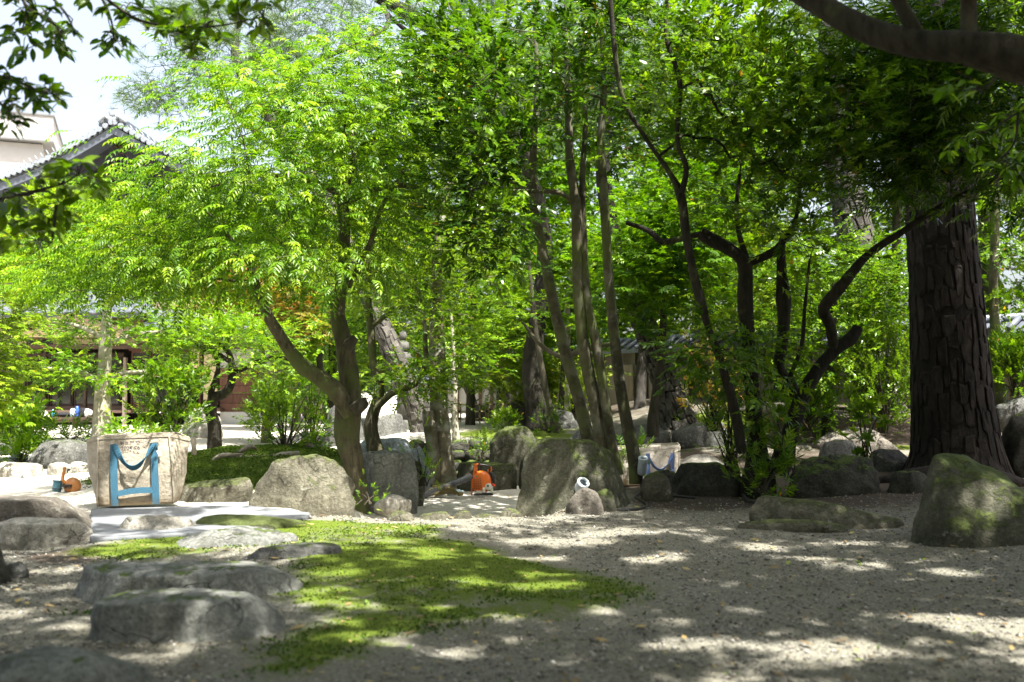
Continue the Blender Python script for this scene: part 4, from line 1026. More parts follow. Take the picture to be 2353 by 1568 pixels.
# ================================================================== CANVAS BAG in front
def canvas_bag(name, loc, label, yaw, rings, mat, strapmat, front_straps, group=None, wall=.004, roll=0, rs_=1, seams=True, zoom=1.0):
    """rings: list of (z, corners[6] as (x,y), dz[6])"""
    root = empty(name, loc, label, 'bag', group, rot=(0, roll, yaw)); sub = 9; nz = 26
    def ring(z):
        for i in range(len(rings) - 1):
            if z <= rings[i + 1][0] or i == len(rings) - 2:
                a, b = rings[i], rings[i + 1]; t = (z - a[0]) / (b[0] - a[0]); return [((1 - t) * p[0] + t * q[0], (1 - t) * p[1] + t * q[1]) for p, q in zip(a[1], b[1])], [(1 - t) * u + t * v for u, v in zip(a[2], b[2])]
    zt = rings[-1][0]; V = []; 
    for j in range(nz + 1):
        z = zt * j / nz; c, dz = ring(z)
        for k in range(6):
            x0, y0 = c[k]; x1, y1 = c[(k + 1) % 6]
            for s_ in range(sub):
                t = s_ / sub; V.append((x0 + (x1 - x0) * t, y0 + (y1 - y0) * t, z + dz[k] * (1 - t) + dz[(k + 1) % 6] * t))
    V = np.array(V); n_ = 6 * sub; amp = .016 * np.sin(np.pi * np.clip(V[:, 2] / zt, 0, 1)) + .003
    ctr = V.copy(); ctr[:, 2] = 0; ctr[:, 1] -= .14; nn = ctr / (np.linalg.norm(ctr, axis=1)[:, None] + 1e-9)
    f = fbm(V * 7, rs_, 4) * 1.0 + (1 - np.abs(fbm(V * 11, rs_ + 4, 3)) * 2) * .45; V = V + nn * (amp * f)[:, None]
    Fs = [(j * n_ + k, j * n_ + (k + 1) % n_, (j + 1) * n_ + (k + 1) % n_, (j + 1) * n_ + k) for j in range(nz) for k in range(n_)]
    m = MB(); m.add(V, Fs); m.add([tuple(V[k]) for k in range(n_)], [tuple(reversed(range(n_)))]); body = m.build('body', mat, root, smooth=True)
    so_ = body.modifiers.new('s', 'SOLIDIFY'); so_.thickness = wall; so_.offset = -1
    # hem and seam piping
    m = MB(); top = [Vector(V[nz * n_ + k]) for k in range(n_)]; m.ribbon(top + [top[0]], Vector((0, 0, 1)), .030, .009); m.build('hem', mat, root)
    for k in (0, 1):
        m = MB(); pts = [Vector(V[j * n_ + k * sub]) + Vector((0, -.004, 0)) for j in range(nz + 1)]; m.tube(pts, .007, 6); m.build('seam', mat, root)
    return root, V, n_, nz, sub
gb = P(312, 1168, 7.55); gz = hz(gb.x, gb.y)
Z = .52
rings = [(0, [(-.27, 0), (.27, .0), (.285, .10), (.25, .24), (-.25, .24), (-.285, .10)], [0, .0, .0, 0, 0, 0]),
         (.06, [(-.272, -.005), (.272, -.005), (.31, .11), (.255, .27), (-.255, .27), (-.31, .11)], [0] * 6),
         (.25, [(-.265, -.015), (.262, -.015), (.352, .12), (.26, .30), (-.26, .30), (-.352, .12)], [0] * 6),
         (.46, [(-.266, 0), (.246, 0), (.372, .12), (.25, .28), (-.26, .28), (-.372, .12)], [0, 0, -.03, 0, 0, -.02]),
         (.515, [(-.268, 0), (.244, 0), (.373, .12), (.25, .27), (-.26, .27), (-.374, .12)], [0, .006, -.038, 0, 0, -.028])]
bag, BV, bn, bz, bs = canvas_bag('canvas_bag', (gb.x, gb.y, .052), 'large upright beige canvas bag with blue webbing straps and handwriting on the slab', R(9), rings, 'canvas', 'blue_webbing', None, roll=R(-1.5))
def bag_front(): 
    def yf(x, z):
        zz = min(max(z, 0), .515); c = np.interp(zz, [0, .06, .25, .46, .515], [0, -.005, -.015, 0, 0]); return c - .0145
    for x0, x1 in ((-.150, -.146), (.148, .158)):
        m = MB(); m.ribbon([Vector((x0 + (x1 - x0) * (k / 14) - (0 if x0 < 0 else .008), yf(0, .455 * (1 - k / 14)) - .004, .462 * (1 - k / 14) + .002)) for k in range(15)], Vector((1, 0, 0)), .051, .005); m.build('strap', 'blue_webbing', bag)
    m = MB(); pts = []; side = []
    for k in range(29):
        t = k / 28; a = math.pi * t; x = -.142 + .277 * t; z = .462 - .178 * math.sin(a) ** .85; y = yf(0, z) - .012 - .028 * math.sin(a)
        pts.append(Vector((x, y, z))); tw = math.sin(a)
        sd = Vector((1 - .85 * tw, -.6 * tw, .15)) if t < .5 else Vector((1 - .85 * tw, -.6 * tw, -.15)); tg = Vector((math.cos(a) * .3 + .2, 0, -math.cos(a)))
        side.append(Vector((1, -.15, 0)).lerp(Vector((0, -.55, .8)), min(1, tw * 1.15)))
    m.ribbon(pts, side, .046, .005); m.build('handle', 'blue_webbing', bag)
    m = MB(); m.ribbon([Vector((-.125 + .25 * k / 10, yf(0, .1) - .008 - .006 * math.sin(math.pi * k / 10), .092 + .018 * k / 10 + .010 * math.sin(math.pi * k / 10))) for k in range(11)], Vector((0, 0, 1)), .044, .005); m.build('cross_strap', 'blue_webbing', bag)
    m = MB(); m.add([(.155, yf(0, .4) - .010, .405), (.190, yf(0, .4) - .012, .410), (.192, yf(0, .4) - .014, .366), (.175, yf(0, .4) - .014, .368)], [(0, 3, 2, 1)]); t = m.build('label_tag', 'tag_white', bag)
    s_ = t.modifiers.new('s', 'SOLIDIFY'); s_.thickness = .002
    def text(body, x, z, size, name='lettering'):
        c = bpy.data.curves.new('t', 'FONT'); c.body = body; c.size = size; c.offset = .0004; o = bpy.data.objects.new('t', c); COL.objects.link(o)
        bpy.context.view_layer.update(); me = bpy.data.meshes.new_from_object(o.evaluated_get(bpy.context.evaluated_depsgraph_get())); bpy.data.objects.remove(o)
        me.materials.clear(); me.materials.append(MATS['ink']); q = link(name, me, bag); q.rotation_euler = (R(90), 0, 0); q.location = (x, yf(0, z) - .0065, z); return q
    text('剪定屋 空', -.105, .455, .034); text('2024.6.6', -.098, .416, .040); text('～くう～', .035, .460, .018)
    m = MB(); c = Vector((.078, yf(0, .48) - .007, .486))
    m.tube([c + Vector((.015 * math.cos(a), 0, .013 * math.sin(a))) for a in np.linspace(0, 6.28, 20)], .0008, 4)
    for dx in (-.005, .005): m.tube([c + Vector((dx, 0, .002)), c + Vector((dx, 0, .005))], .0009, 4)
    m.tube([c + Vector((.008 * math.cos(a), 0, .008 * math.sin(a))) for a in np.linspace(3.5, 5.9, 9)], .0008, 4); m.build('drawn_face', 'ink', bag)
bag_front()
# second bag, half hidden behind the clump tree, leafy cuttings inside
g2 = P(1490, 1096, 10.4); b2z = hz(g2.x, g2.y) - .01
rr = [(0, [(-.27, 0), (.30, .0), (.31, .14), (.25, .30), (-.25, .34), (-.30, .16)], [0] * 6), (.20, [(-.29, -.02), (.315, -.02), (.33, .15), (.26, .34), (-.26, .40), (-.32, .18)], [0] * 6), (.375, [(-.27, 0), (.33, .0), (.34, .14), (.28, .40), (-.30, .44), (-.34, .18)], [-.02, .035, .05, .03, 0, -.01])]
bag2, V2, _, _, _ = canvas_bag('canvas_bag', (g2.x + .0, g2.y, b2z), 'open canvas bag with navy handles and green cuttings inside, behind the slim trunks', R(4), rr, 'canvas_pale', 'navy_webbing', None, rs_=9)
m = MB(); pts = []; sd = []
for k in range(21):
    t = k / 20; a = math.pi * t; pts.append(Vector((-.02 + .26 * t, -.05 - .02 * math.sin(a), .33 - .16 * math.sin(a) ** .8))); sd.append(Vector((1, -.2, 0)).lerp(Vector((0, -.5, .8)), min(1, math.sin(a) * 1.2)))
m.ribbon(pts, sd, .032, .005); m.build('handle', 'navy_webbing', bag2)
for x in (-.01, .245): m = MB(); m.ribbon([Vector((x, -.042, .34 * (1 - k / 8))) for k in range(9)], Vector((1, 0, 0)), .04, .004); m.build('strap', 'navy_webbing', bag2)
shrub('leafy_cuttings', 'bright green leafy cuttings poking out of the open canvas bag', 'cuttings', 1448, 1085, 10.45, 60, 62, 14, 'lance', 'leaf_fresh', per=5, scale=.75, seed=5, stems=3, rd=.08)

# ================================================================== LEAF BLOWERS
def blower():
    base = P(1108, 1137, 10.6); s = sx(1, 10.6) * .1745          # s: metres per pixel of the close view
    root = empty('leaf_blower', (base.x, base.y, hz(base.x, base.y) + .01), 'orange and white petrol leaf blower with long black tube lying on the sand', 'leaf blower'); root.scale = (.62,) * 3
    X = lambda a: (a - 1560) * s; Zc = lambda b: (890 - b) * s
    def part_(name, mat, f): m = MB(); f(m); return m.build(name, mat, root)
    part_('base_plate', 'black_plastic', lambda m: (m.box((X(1590), .0, Zc(860)), (400 * s, .16, 34 * s), bev=.006), m.box((X(1600), -.01, Zc(838)), (330 * s, .13, 18 * s), bev=.004)))
    def body(m):
        V, T = ico(3); n = V / np.linalg.norm(V, axis=1)[:, None]; A = n / (np.abs(n) ** 2.5).sum(1)[:, None] ** (1 / 2.5)
        m.add([Vector((X(1545), 0, Zc(600))) + Vector((v[0] * 205 * s, v[1] * .10, v[2] * 235 * s)) for v in A], [tuple(t) for t in T], True)
    h = part_('housing', 'orange_plastic', body)
    for c0 in range(4):
        for k in range(6):
            m = MB(); m.box((X(1395 + c0 * 42 + k * (1 if c0 < 2 else 4)), -.100 - .0035 * c0 * .6, Zc(545 + k * 36 - (c0 == 3) * 30)), (24 * s, .012, 11 * s)); m.build('vent', 'cable_black', h)
    part_('side_frame', 'orange_plastic', lambda m: (m.tube([Vector((X(a), -.045, Zc(b))) for a, b in ((1345, 880), (1338, 760), (1345, 640), (1372, 480), (1400, 360), (1420, 260), (1440, 225))], [.010, .014, .016, .018, .018, .018, .016], 9), m.box((X(1418), -.03, Zc(300)), (80 * s, .07, 150 * s), bev=.008), m.tube([Vector((X(1385), -.06, Zc(650))), Vector((X(1440), -.07, Zc(790)))], [.009, .007], 7)))
    part_('handle', 'black_plastic', lambda m: m.tube([Vector((X(a), -.01, Zc(b))) for a, b in ((1440, 240), (1520, 232), (1620, 245), (1700, 268), (1735, 300))], [.016, .016, .017, .016, .013], 10))
    part_('handle_mount', 'orange_plastic', lambda m: (m.tube([Vector((X(a), -.01, Zc(b))) for a, b in ((1745, 275), (1752, 340), (1735, 400))], [.012, .013, .010], 8), m.tube([Vector((X(1690), -.01, Zc(330))), Vector((X(1670), -.01, Zc(400)))], [.009, .012], 8), m.tube([Vector((X(1400), -.01, Zc(235))), Vector((X(1480), -.01, Zc(225)))], [.02, .018], 9)))
    part_('cowl', 'ivory_plastic', lambda m: (m.lathe([(.002, -.028), (.045, -.024), (.060, -.005), (.062, .03)], 16, Vector((X(1690), -.085, Zc(690))), Vector((.12, 1, 0))), m.box((X(1600), -.085, Zc(760)), (60 * s, .03, 110 * s), bev=.008), m.box((X(1765), -.07, Zc(740)), (55 * s, .04, 120 * s), bev=.008), m.box((X(1500), -.05, Zc(800)), (130 * s, .07, 60 * s), bev=.012)))
    part_('starter_badge', 'grey_tube', lambda m: m.lathe([(.020, -.006), (.022, 0)], 14, Vector((X(1685), -.113, Zc(670))), Vector((.12, 1, 0))))
    part_('engine_cover', 'black_plastic', lambda m: m.tube([Vector((X(a), .0, Zc(b))) for a, b in ((1700, 390), (1770, 440), (1800, 520), (1815, 610))], [.025, .04, .04, .03], 10))
    part_('fuel_cap', 'red_plastic', lambda m: m.lathe([(.018, -.03), (.022, -.026), (.022, .02), (.016, .03)], 14, Vector((X(1805), -.07, Zc(655))), Vector((.6, -.8, -.15))))
    part_('round_sticker', 'green_mark', lambda m: m.lathe([(.0125, -.003), (.013, 0)], 14, Vector((X(1440), -.093, Zc(475))), Vector((-.1, 1, 0))))
    # tube in three sleeves down to the left
    A = Vector((X(1345), -.02, Zc(475))); B = Vector((X(205), -.33, Zc(905))); dv = (B - A).normalized(); L = (B - A).length
    for f0, f1, r0, r1, nm in ((0, .36, 68, 66, 'tube_segment'), (.345, .54, 64, 62, 'tube_segment'), (.525, 1, 62, 66, 'nozzle')):
        m = MB(); n_ = 8; pr = [(r0 + (r1 - r0) * k / n_, L * (f0 + (f1 - f0) * k / n_)) for k in range(n_ + 1)]; m.lathe([(a * s, b) for a, b in pr], 22, A, dv, cap=False); q = m.build(nm, 'grey_tube', root)
        sm = q.modifiers.new('s', 'SOLIDIFY'); sm.thickness = .004
        if nm == 'nozzle': m = MB(); m.lathe([(60 * s, L * .9), (.001, L * .9 + .001)], 18, A, dv, cap=False); m.build('bore', 'cable_black', root)
    for f in (.355, .50, .54): m = MB(); m.lathe([(67 * s, L * f), (70 * s, L * f + .003), (70 * s, L * f + .009), (66 * s, L * f + .012)], 22, A, dv, cap=False); m.build('clamp_ring', 'black_plastic', root)
    sd_ = dv.cross(Vector((0, 1, 0))).normalized()
    for k in range(8):
        c = A + dv * (L * (.17 + .0145 * k)) + Vector((0, -67 * s, 0)) ; m = MB(); hgt = 15 * s; q = Vector((-dv.z, 0, dv.x)); m.tube([c - q * hgt * .5, c + q * hgt * .5 + dv * (.004 if k % 2 else -.004)], .0022, 5); m.build('letter', 'ivory_plastic', root)
    return root
blower()
def broom():
    b = P(1026, 1128, 10.5); g = hz(b.x, b.y); root = empty('straw_brush', (b.x, b.y, g + .01), 'small straw hand brush lying behind the blower tube', 'brush'); rs = np.random.RandomState(3); m = MB()
    for k in range(170):
        a = np.array([.14, 0, .03]); e = np.array([-.13 + rs.normal() * .03, rs.normal() * .05, max(.0, .05 + rs.normal() * .035)]); mid = (a + e) / 2 + rs.normal(size=3) * .02 + np.array([0, 0, .04]); mid[2] = max(mid[2], .01)
        m.tube([Vector(a), Vector(mid), Vector(e)], [.0016] * 3, 3, cap=False)
    tag(m.build('bristles', 'straw', root), kind='stuff'); m = MB(); m.tube([Vector((.12, 0, .03)), Vector((.17, .02, .035))], [.022, .018], 9); m.build('binding', 'straw', root)
    c = P(1046, 1123, 10.75); m = MB(); m.lathe([(.02, -.09), (.026, -.08), (.026, .05), (.012, .07), (.012, .09)], 14, Vector((0, 0, 0)), Vector((1, .4, .1))); o = m.build('plastic_bottle', 'pale_bag'); o.location = (c.x, c.y, hz(c.x, c.y) + .035); tag(o, 'small pale plastic bottle lying behind the straw brush', 'bottle')
broom()
def blower2():
    b = P(150, 1141, 8.7); s = sx(1, 8.7) * .3189; g = hz(b.x, b.y); root = empty('leaf_blower', (b.x, b.y, g), 'faded orange leaf blower with silver strapped tube half hidden by the ledge rock', 'leaf blower'); root.scale = (.574,) * 3; root.location.z += .05
    zt = (P(0, 1086, 8.7).z - g) / .574; Zc = lambda y: zt - (y - 1225) * s; X = lambda x: (x - 500) * s
    m = MB(); V, T = ico(3); m.add([Vector((X(580), .02, Zc(1470))) + Vector((v[0] * 105 * s, v[1] * .10, v[2] * 115 * s)) for v in V], [tuple(t) for t in T], True); h = m.build('housing', 'orange_brown', root)
    for k in range(2):
        for j in range(2): m = MB(); m.box((X(520 + j * 64), -.083, Zc(1462 + k * 20)), (50 * s, .03, 6 * s)); m.build('vent', 'cable_black', h)
    m = MB(); m.tube([Vector((X(a), -.03, Zc(c))) for a, c in ((520, 1440), (470, 1390), (475, 1340), (492, 1280), (492, 1240))], [.03, .03, .026, .024, .02], 10); m.lathe([(.02, 0), (.026, .006), (.022, .018), (.004, .022)], 12, Vector((X(492), -.03, Zc(1245)))); m.build('handle', 'orange_brown', root)
    m = MB(); m.box((X(548), -.03, Zc(1262)), (36 * s, .02, 26 * s), bev=.003); m.box((X(530), -.03, Zc(1285)), (14 * s, .012, 30 * s)); m.build('throttle', 'black_plastic', root)
    m = MB(); m.lathe([(50 * s, 0), (56 * s, .05), (54 * s, .12), (50 * s, .16), (30 * s, .17)], 20, Vector((X(408), -.05, Zc(1530))), Vector((.12, 0, 1))); m.build('tube', 'teal_metal', root)
    for z_ in (1400, 1490): m = MB(); m.lathe([(57 * s, -.006), (61 * s, -.003), (61 * s, .004), (57 * s, .007)], 20, Vector((X(415), -.05, Zc(z_))), Vector((.12, 0, 1)), cap=False); m.build('strap', 'cable_black', root)
    m = MB(); m.box((X(520), 0, .02), (.22, .16, .04), bev=.008); m.build('base_plate', 'black_plastic', root)
blower2()
# ================================================================== SPOTLIGHTS AND CABLE
def spot(name, px, py, d, r, L, axis, label, stem_px=None):
    c = P(px, py, d); g = hz(c.x, c.y); ax = Vector(axis).normalized(); root = empty(name, (c.x, c.y, g), label, 'spotlight', 'spotlights by the boulder'); o = Vector((0, 0, c.z - g))
    m = MB(); m.lathe([(r * .86, -L), (r * .97, -L + .01), (r, -L * .8), (r, -L * .36), (r * .985, -L * .35), (r * .985, -L * .33), (r, -L * .32), (r, -.012)], 28, o, ax); m.build('housing', 'lamp_grey', root)
    m = MB(); m.lathe([(r, -.013), (r * 1.06, -.010), (r * 1.06, .0), (r * 1.0, .005), (r * .74, .005), (r * .70, -.012)], 28, o, ax, cap=False); m.build('rim', 'lamp_ring', root)
    m = MB(); m.lathe([(r * .72, -.014), (r * .72, -.009)], 24, o, ax); m.build('lens', 'lamp_glass', root)
    e = o - ax * L; m = MB(); m.tube([e + ax * .01, e - ax * .02, Vector((e.x, e.y + .01, min(e.z - .03, .05))), Vector((e.x, e.y + .01, -.06))], [r * .5, .014, .012, .010], 8); m.build('stake', 'cable_black', root)
spot('garden_spotlight', 1341, 1109, 7.75, .047, .13, (.30, -.66, .62), 'grey garden spotlight tilted towards the viewer on top of the brown stone')
spot('garden_spotlight', 1478, 1053, 8.9, .042, .155, (.05, -.36, .93), 'grey upright garden spotlight beside the slim trunk, above the round cobble')
def cable(pts, label, name='cable', r=.011):
    q = []
    for px, py, d in pts: p = P(px, py, d); q.append(Vector((p.x, p.y, hz(p.x, p.y) + r * .8)))
    sp, rr_ = spline(q, [r] * len(q), .03); c = Vector(sp[0]); m = MB(); m.tube([Vector(p) - c for p in sp], r, 7); o = m.build(name, 'cable_black'); o.location = c; tag(o, label, 'cable', 'black cables on the soil')
cable([(1385, 1176, 7.62), (1440, 1174, 7.6), (1480, 1166, 7.78), (1484, 1152, 8.1), (1462, 1142, 8.5), (1468, 1128, 8.7), (1490, 1124, 8.75), (1520, 1130, 8.6), (1560, 1136, 8.5), (1598, 1141, 8.4)], 'black cable looping over dark soil from the brown stone to the cobble')
cable([(1690, 1082, 9.2), (1700, 1112, 8.9), (1715, 1138, 8.3), (1745, 1150, 7.9)], 'black hose stub running down beside the leafy trunk to the flat rock', 'hose', .016)

# ================================================================== BENCH AND THINGS ON IT
def bench():
    d = 26.6; q = sx(1, d); c = P(170, 979, d); z0 = hz(c.x, c.y); root = empty('bench', (c.x, c.y, z0), 'long dark wooden bench on the veranda side of the house', 'bench'); z = lambda py: P(0, py, d).z - z0
    m = MB(); m.box((0, .25, (z(959) + z(965)) / 2), (182 * q, .5, z(959) - z(965))); m.build('seat', 'wood_dark', root)
    m = MB(); m.box((0, .05, z(968)), (176 * q, .06, .06)); m.build('rail', 'wood_dark', root)
    for a in (-80, 0, 80):
        m = MB(); m.box((a * q, .2, z(965) / 2), (12 * q, .3, z(965))); m.build('leg', 'wood_dark', root)
    def item(name, px, w_, h_, mat, label, cat, f=None, pyb=959):
        b = P(px, pyb, d + .15); W_, H_ = w_ * q, h_ * q
        o = None
        if f: mm = MB(); f(mm, W_, H_); o = mm.build(name, mat)
        else: o = link(name, rock_mesh(name, W_ / 2, W_ * .35, H_ / 2, mat, int(px), 3, 2.2, 4, .85, .18)); b = b + Vector((0, 0, H_ / 2))
        o.location = b; tag(o, label, cat)
    item('crumpled_bag', 100, 30, 15, 'white_cloth', 'crumpled off-white cloth bag at the left end of the bench', 'bag', lambda m, W_, H_: (m.tube([Vector((-W_ * .45, 0, H_ * .25)), Vector((-W_ * .1, 0, H_ * .22)), Vector((W_ * .4, 0, H_ * .3))], [H_ * .22, H_ * .3, H_ * .25], 9, noise=.3), m.tube([Vector((-W_ * .2, 0, H_ * .75)), Vector((W_ * .1, 0, H_ * .8)), Vector((W_ * .38, 0, H_ * .4))], [H_ * .12, H_ * .2, H_ * .15], 9, noise=.3)))
    item('drink_bottle', 122, 6, 18, 'cyan_plastic', 'small drink bottle with a cyan cap on the bench', 'bottle', lambda m, W_, H_: m.lathe([(W_ * .5, 0), (W_ * .55, H_ * .55), (W_ * .3, H_ * .75), (W_ * .3, H_)], 10))
    item('dark_bag', 143, 34, 12, 'dark_cloth', 'flat black bag lying beside the cyan capped bottle', 'bag')
    item('plastic_bag', 167, 16, 20, 'pale_bag', 'pale blue plastic bag leaning on the blue flask', 'bag')
    item('flask', 177, 9, 25, 'blue_plastic', 'tall blue flask standing on the bench behind the pale bag', 'flask', lambda m, W_, H_: m.lathe([(W_ * .45, 0), (W_ * .5, .01), (W_ * .5, H_ * .75), (W_ * .38, H_ * .85), (W_ * .36, H_)], 12))
    item('backpack', 191, 22, 22, 'dark_cloth', 'black backpack between the blue flask and the white tote', 'bag')
    item('tote_bag', 202, 20, 20, 'white_cloth', 'rounded white tote bag near the right end of the bench', 'bag')
    item('tool_bag', 113, 30, 20, 'dark_cloth', 'open dark tool bag on the ground below the bench', 'bag', lambda m, W_, H_: (m.box((0, 0, H_ * .4), (W_, .25, H_ * .8), bev=.03), m.tube([Vector((-W_ * .3, 0, H_ * .75)), Vector((-W_ * .1, 0, H_ * 1.1)), Vector((W_ * .2, 0, H_ * .8))], .02, 6)), pyb=984)
    item('red_bottle', 91, 4, 16, 'red_plastic', 'small red bottle on the ground left of the tool bag', 'bottle', lambda m, W_, H_: m.lathe([(W_ * .5, 0), (W_ * .5, H_ * .7), (W_ * .2, H_ * .85), (W_ * .2, H_)], 9), pyb=984)
bench()

# ================================================================== ROCKS
ST = 'stepping stones through the moss'
rock(-95, 345, 1482, 1600, 2.95, 'broad bluish grey stepping stone cut by the lower left corner', 'rock_step', 11, dep=.55, sub=5, p=3, flat=.3, group=ST, name='stepping_stone', cat='stepping stone', slab=True)
rock(215, 660, 1350, 1478, 3.62, 'large dark rounded stepping stone with a pale chip, nearest whole one', 'rock_step', 23, dep=.52, sub=5, p=3.4, flat=.45, rough=.06, group=ST, name='stepping_stone', cat='stepping stone', slab=True)
rock(178, 708, 1286, 1378, 4.35, 'long stepping stone with a sunlit top behind the dark rounded one', 'rock_step', 37, dep=.46, sub=5, p=3.6, flat=.5, rough=.06, cuts=4, group=ST, name='stepping_stone', cat='stepping stone', slab=True)
rock(553, 792, 1246, 1298, 5.35, 'flat oval stepping stone farthest right in the moss', 'rock_grey', 41, dep=.5, p=3, flat=.3, group=ST, name='stepping_stone', cat='stepping stone', slab=True)
rock(398, 682, 1210, 1272, 5.75, 'rounded stepping stone with a split front, between the mossy and oval ones', 'rock_step', 43, dep=.5, p=2.8, flat=.2, group=ST, name='stepping_stone', cat='stepping stone', slab=True)
rock(448, 712, 1180, 1222, 6.5, 'low mossy stepping stone at the far side of the stepping path', 'rock_mossy', 47, dep=.5, p=2.8, flat=.15, group=ST, name='stepping_stone', cat='stepping stone', slab=True)
rock(262, 452, 1182, 1232, 6.3, 'bright sunlit dome stone in front of the slab', 'rock_pale', 53, dep=.55, p=2.3, name='stepping_stone', cat='stepping stone', group=ST)
rock(-70, 214, 1190, 1260, 5.9, 'broad sunlit low stone at the left edge below the ledge rock', 'rock_pale', 59, dep=.5, sub=5, p=2.5, rough=.12)
rock(-120, 36, 1225, 1334, 4.7, 'dark edge of a boulder cut by the left margin', 'rock_dark', 61, dep=.6, p=2.6)
rock(20, 78, 1290, 1322, 4.9, 'small low stone beside the boulder at the left margin', 'rock_grey', 63, dep=.6)
rock(-160, 216, 1140, 1238, 6.35, 'weathered ledge rock with hollow dark front face, far left', 'rock_brown', 67, dep=.40, sub=5, p=5, flat=.3, cuts=3, cut=.9, rough=.07)
rock(398, 585, 1097, 1174, 8.05, 'flat topped streaked rock right behind the canvas bag', 'rock_khaki', 71, dep=.5, sub=5, p=4, flat=.25, rough=.10)
rock(578, 826, 1044, 1190, 7.75, 'big lichen covered boulder at the foot of the twin trunk tree', 'rock_khaki', 73, dep=.62, sub=5, p=2.7, cuts=9, taper=.14, rough=.09)
rock(806, 966, 1033, 1146, 9.1, 'blocky boulder with dappled top right of the twin trunk', 'rock_step', 79, dep=.6, sub=5, p=3.0, flat=.15, cuts=6, rough=.08)
rock(940, 978, 1060, 1130, 9.7, 'small greenish rock wedged beside the forked pale trunk', 'rock_mossy', 80, dep=.7)
rock(1184, 1466, 1006, 1180, 7.85, 'great rounded mossy boulder in the centre', 'rock_mossy', 83, dep=.72, sub=5, p=2.45, cuts=5, taper=.10, rough=.075)
rock(1296, 1388, 1120, 1184, 7.35, 'brownish angular stone carrying the tilted spotlight', 'rock_brown', 88, dep=.8, p=2.1, cuts=8, cut=.72, rough=.08, taper=.08)
rock(1352, 1420, 1124, 1176, 7.5, 'greenish layered rock behind the brown stone', 'rock_mossy', 97, dep=.9, p=2.8)
rock(1468, 1545, 1086, 1138, 8.3, 'smooth round cobble next to the slim trunk', 'rock_khaki', 101, dep=.8, p=2.3, cuts=3, rough=.06)
rock(1536, 1702, 1062, 1134, 8.6, 'long low dark rock stretching right from the cobble', 'rock_dark', 103, dep=.5, p=3)
rock(1486, 1562, 1078, 1118, 9.2, 'dark low stone in front of the open canvas bag', 'rock_dark', 105, dep=.7)
rock(1545, 1680, 1044, 1098, 11.2, 'dappled pale boulder right of the open canvas bag', 'rock_pale', 107, dep=.6)
rock(1120, 1240, 978, 1082, 11.9, 'upright squarish boulder half covered in moss beyond the sand', 'rock_mossy', 109, dep=.7, sub=5, p=3.6, flat=.1)
rock(1190, 1240, 1030, 1090, 11.2, 'narrow dark rock between upright boulder and great boulder', 'rock_dark', 110, dep=.7)
rock(1048, 1196, 1060, 1122, 11.3, 'flat topped pale green rock behind the orange blower', 'rock_mossy', 113, dep=.55, p=3.6, flat=.25)
rock(858, 948, 1136, 1170, 8.5, 'small bright pointed stone at the edge of the sand', 'rock_pale', 127, dep=.7, p=2)
for i, (a, b, t, bt, l) in enumerate([(885, 958, 1174, 1196, 'leftmost low edging stone bordering the sand'), (960, 1042, 1175, 1200, 'middle edging stone bordering the sand, widest'), (1042, 1088, 1172, 1198, 'small rounded edging stone bordering the sand, third from left'), (1088, 1150, 1180, 1196, 'flat half buried edging stone bordering the sand'), (1145, 1200, 1168, 1196, 'edging stone touching the foot of the great boulder')]):
    rock(a, b, t, bt, 7.05 + .04 * i, l, 'rock_khaki', 131 + i, dep=.6, group='edging stones by the sand')
rock(1806, 2038, 1046, 1140, 8.35, 'wide dark domed boulder before the big pine', 'rock_dark', 139, dep=.55, sub=5, p=2.5, cuts=4)
rock(2030, 2132, 1080, 1138, 8.3, 'low dark rock wedged against the big pine roots', 'rock_dark', 149, dep=.7)
rock(1862, 2052, 980, 1040, 12.4, 'dappled brown boulder left of the big pine, far side', 'rock_brown', 151, dep=.6)
rock(1880, 1998, 1010, 1062, 10.6, 'grey rounded boulder behind the wide dark one', 'rock_grey', 157, dep=.7)
rock(1980, 2085, 1030, 1078, 9.9, 'flat crumbly rock between grey boulder and pine', 'rock_grey', 159, dep=.7)
rock(1714, 2062, 1136, 1215, 6.65, 'long flat greenish slab rock lying on dark soil', 'rock_khaki', 163, dep=.34, sub=5, p=3.0, flat=.15, rough=.09, yaw=-.10, slope=.6, cuts=9, cut=.74)
rock(1690, 1960, 1192, 1216, 6.45, 'thin low rim rock in front of the long slab rock', 'rock_khaki', 167, dep=.25)
rock(2048, 2440, 1018, 1266, 5.75, 'huge slanting mossy boulder at the right margin', 'rock_mossy', 173, dep=.62, sub=5, p=2.2, taper=.32, cuts=10, cut=.72, rough=.08, slope=.4)
rock(2300, 2450, 930, 1060, 9.5, 'dark mossy bank boulder behind the pine at right', 'rock_dark', 179, dep=.7)
rock(2280, 2400, 905, 960, 12.0, 'rough grey bank rock at far right', 'rock_grey', 181, dep=.7)
rock(68, 236, 1010, 1072, 11.6, 'smooth dark grey boulder behind the canvas bag on the left', 'rock_grey', 191, dep=.5, sub=5, p=2.4, cuts=2, rough=.04)
rock(-60, 45, 968, 1022, 14.0, 'pale rounded boulder at the left edge by the bright shrub', 'rock_grey', 193, dep=.7)
rock(-40, 112, 1062, 1092, 10.6, 'long flat sunlit stone left of the smooth grey boulder', 'rock_pale', 197, dep=.35, p=3, flat=.3)
rock(110, 168, 1062, 1086, 10.8, 'small white stone in the sand, left of a pair', 'rock_pale', 199, dep=.6)
rock(158, 212, 1060, 1082, 11.0, 'small white stone in the sand, right of a pair', 'rock_pale', 211, dep=.6)
rock(20, 80, 1035, 1070, 12.2, 'small grey blue stone left of the smooth grey boulder', 'rock_blue', 213, dep=.6)
rock(745, 850, 924, 1030, 15.5, 'tall dark rock group member left of the slim trunk', 'rock_grey', 223, dep=.6)
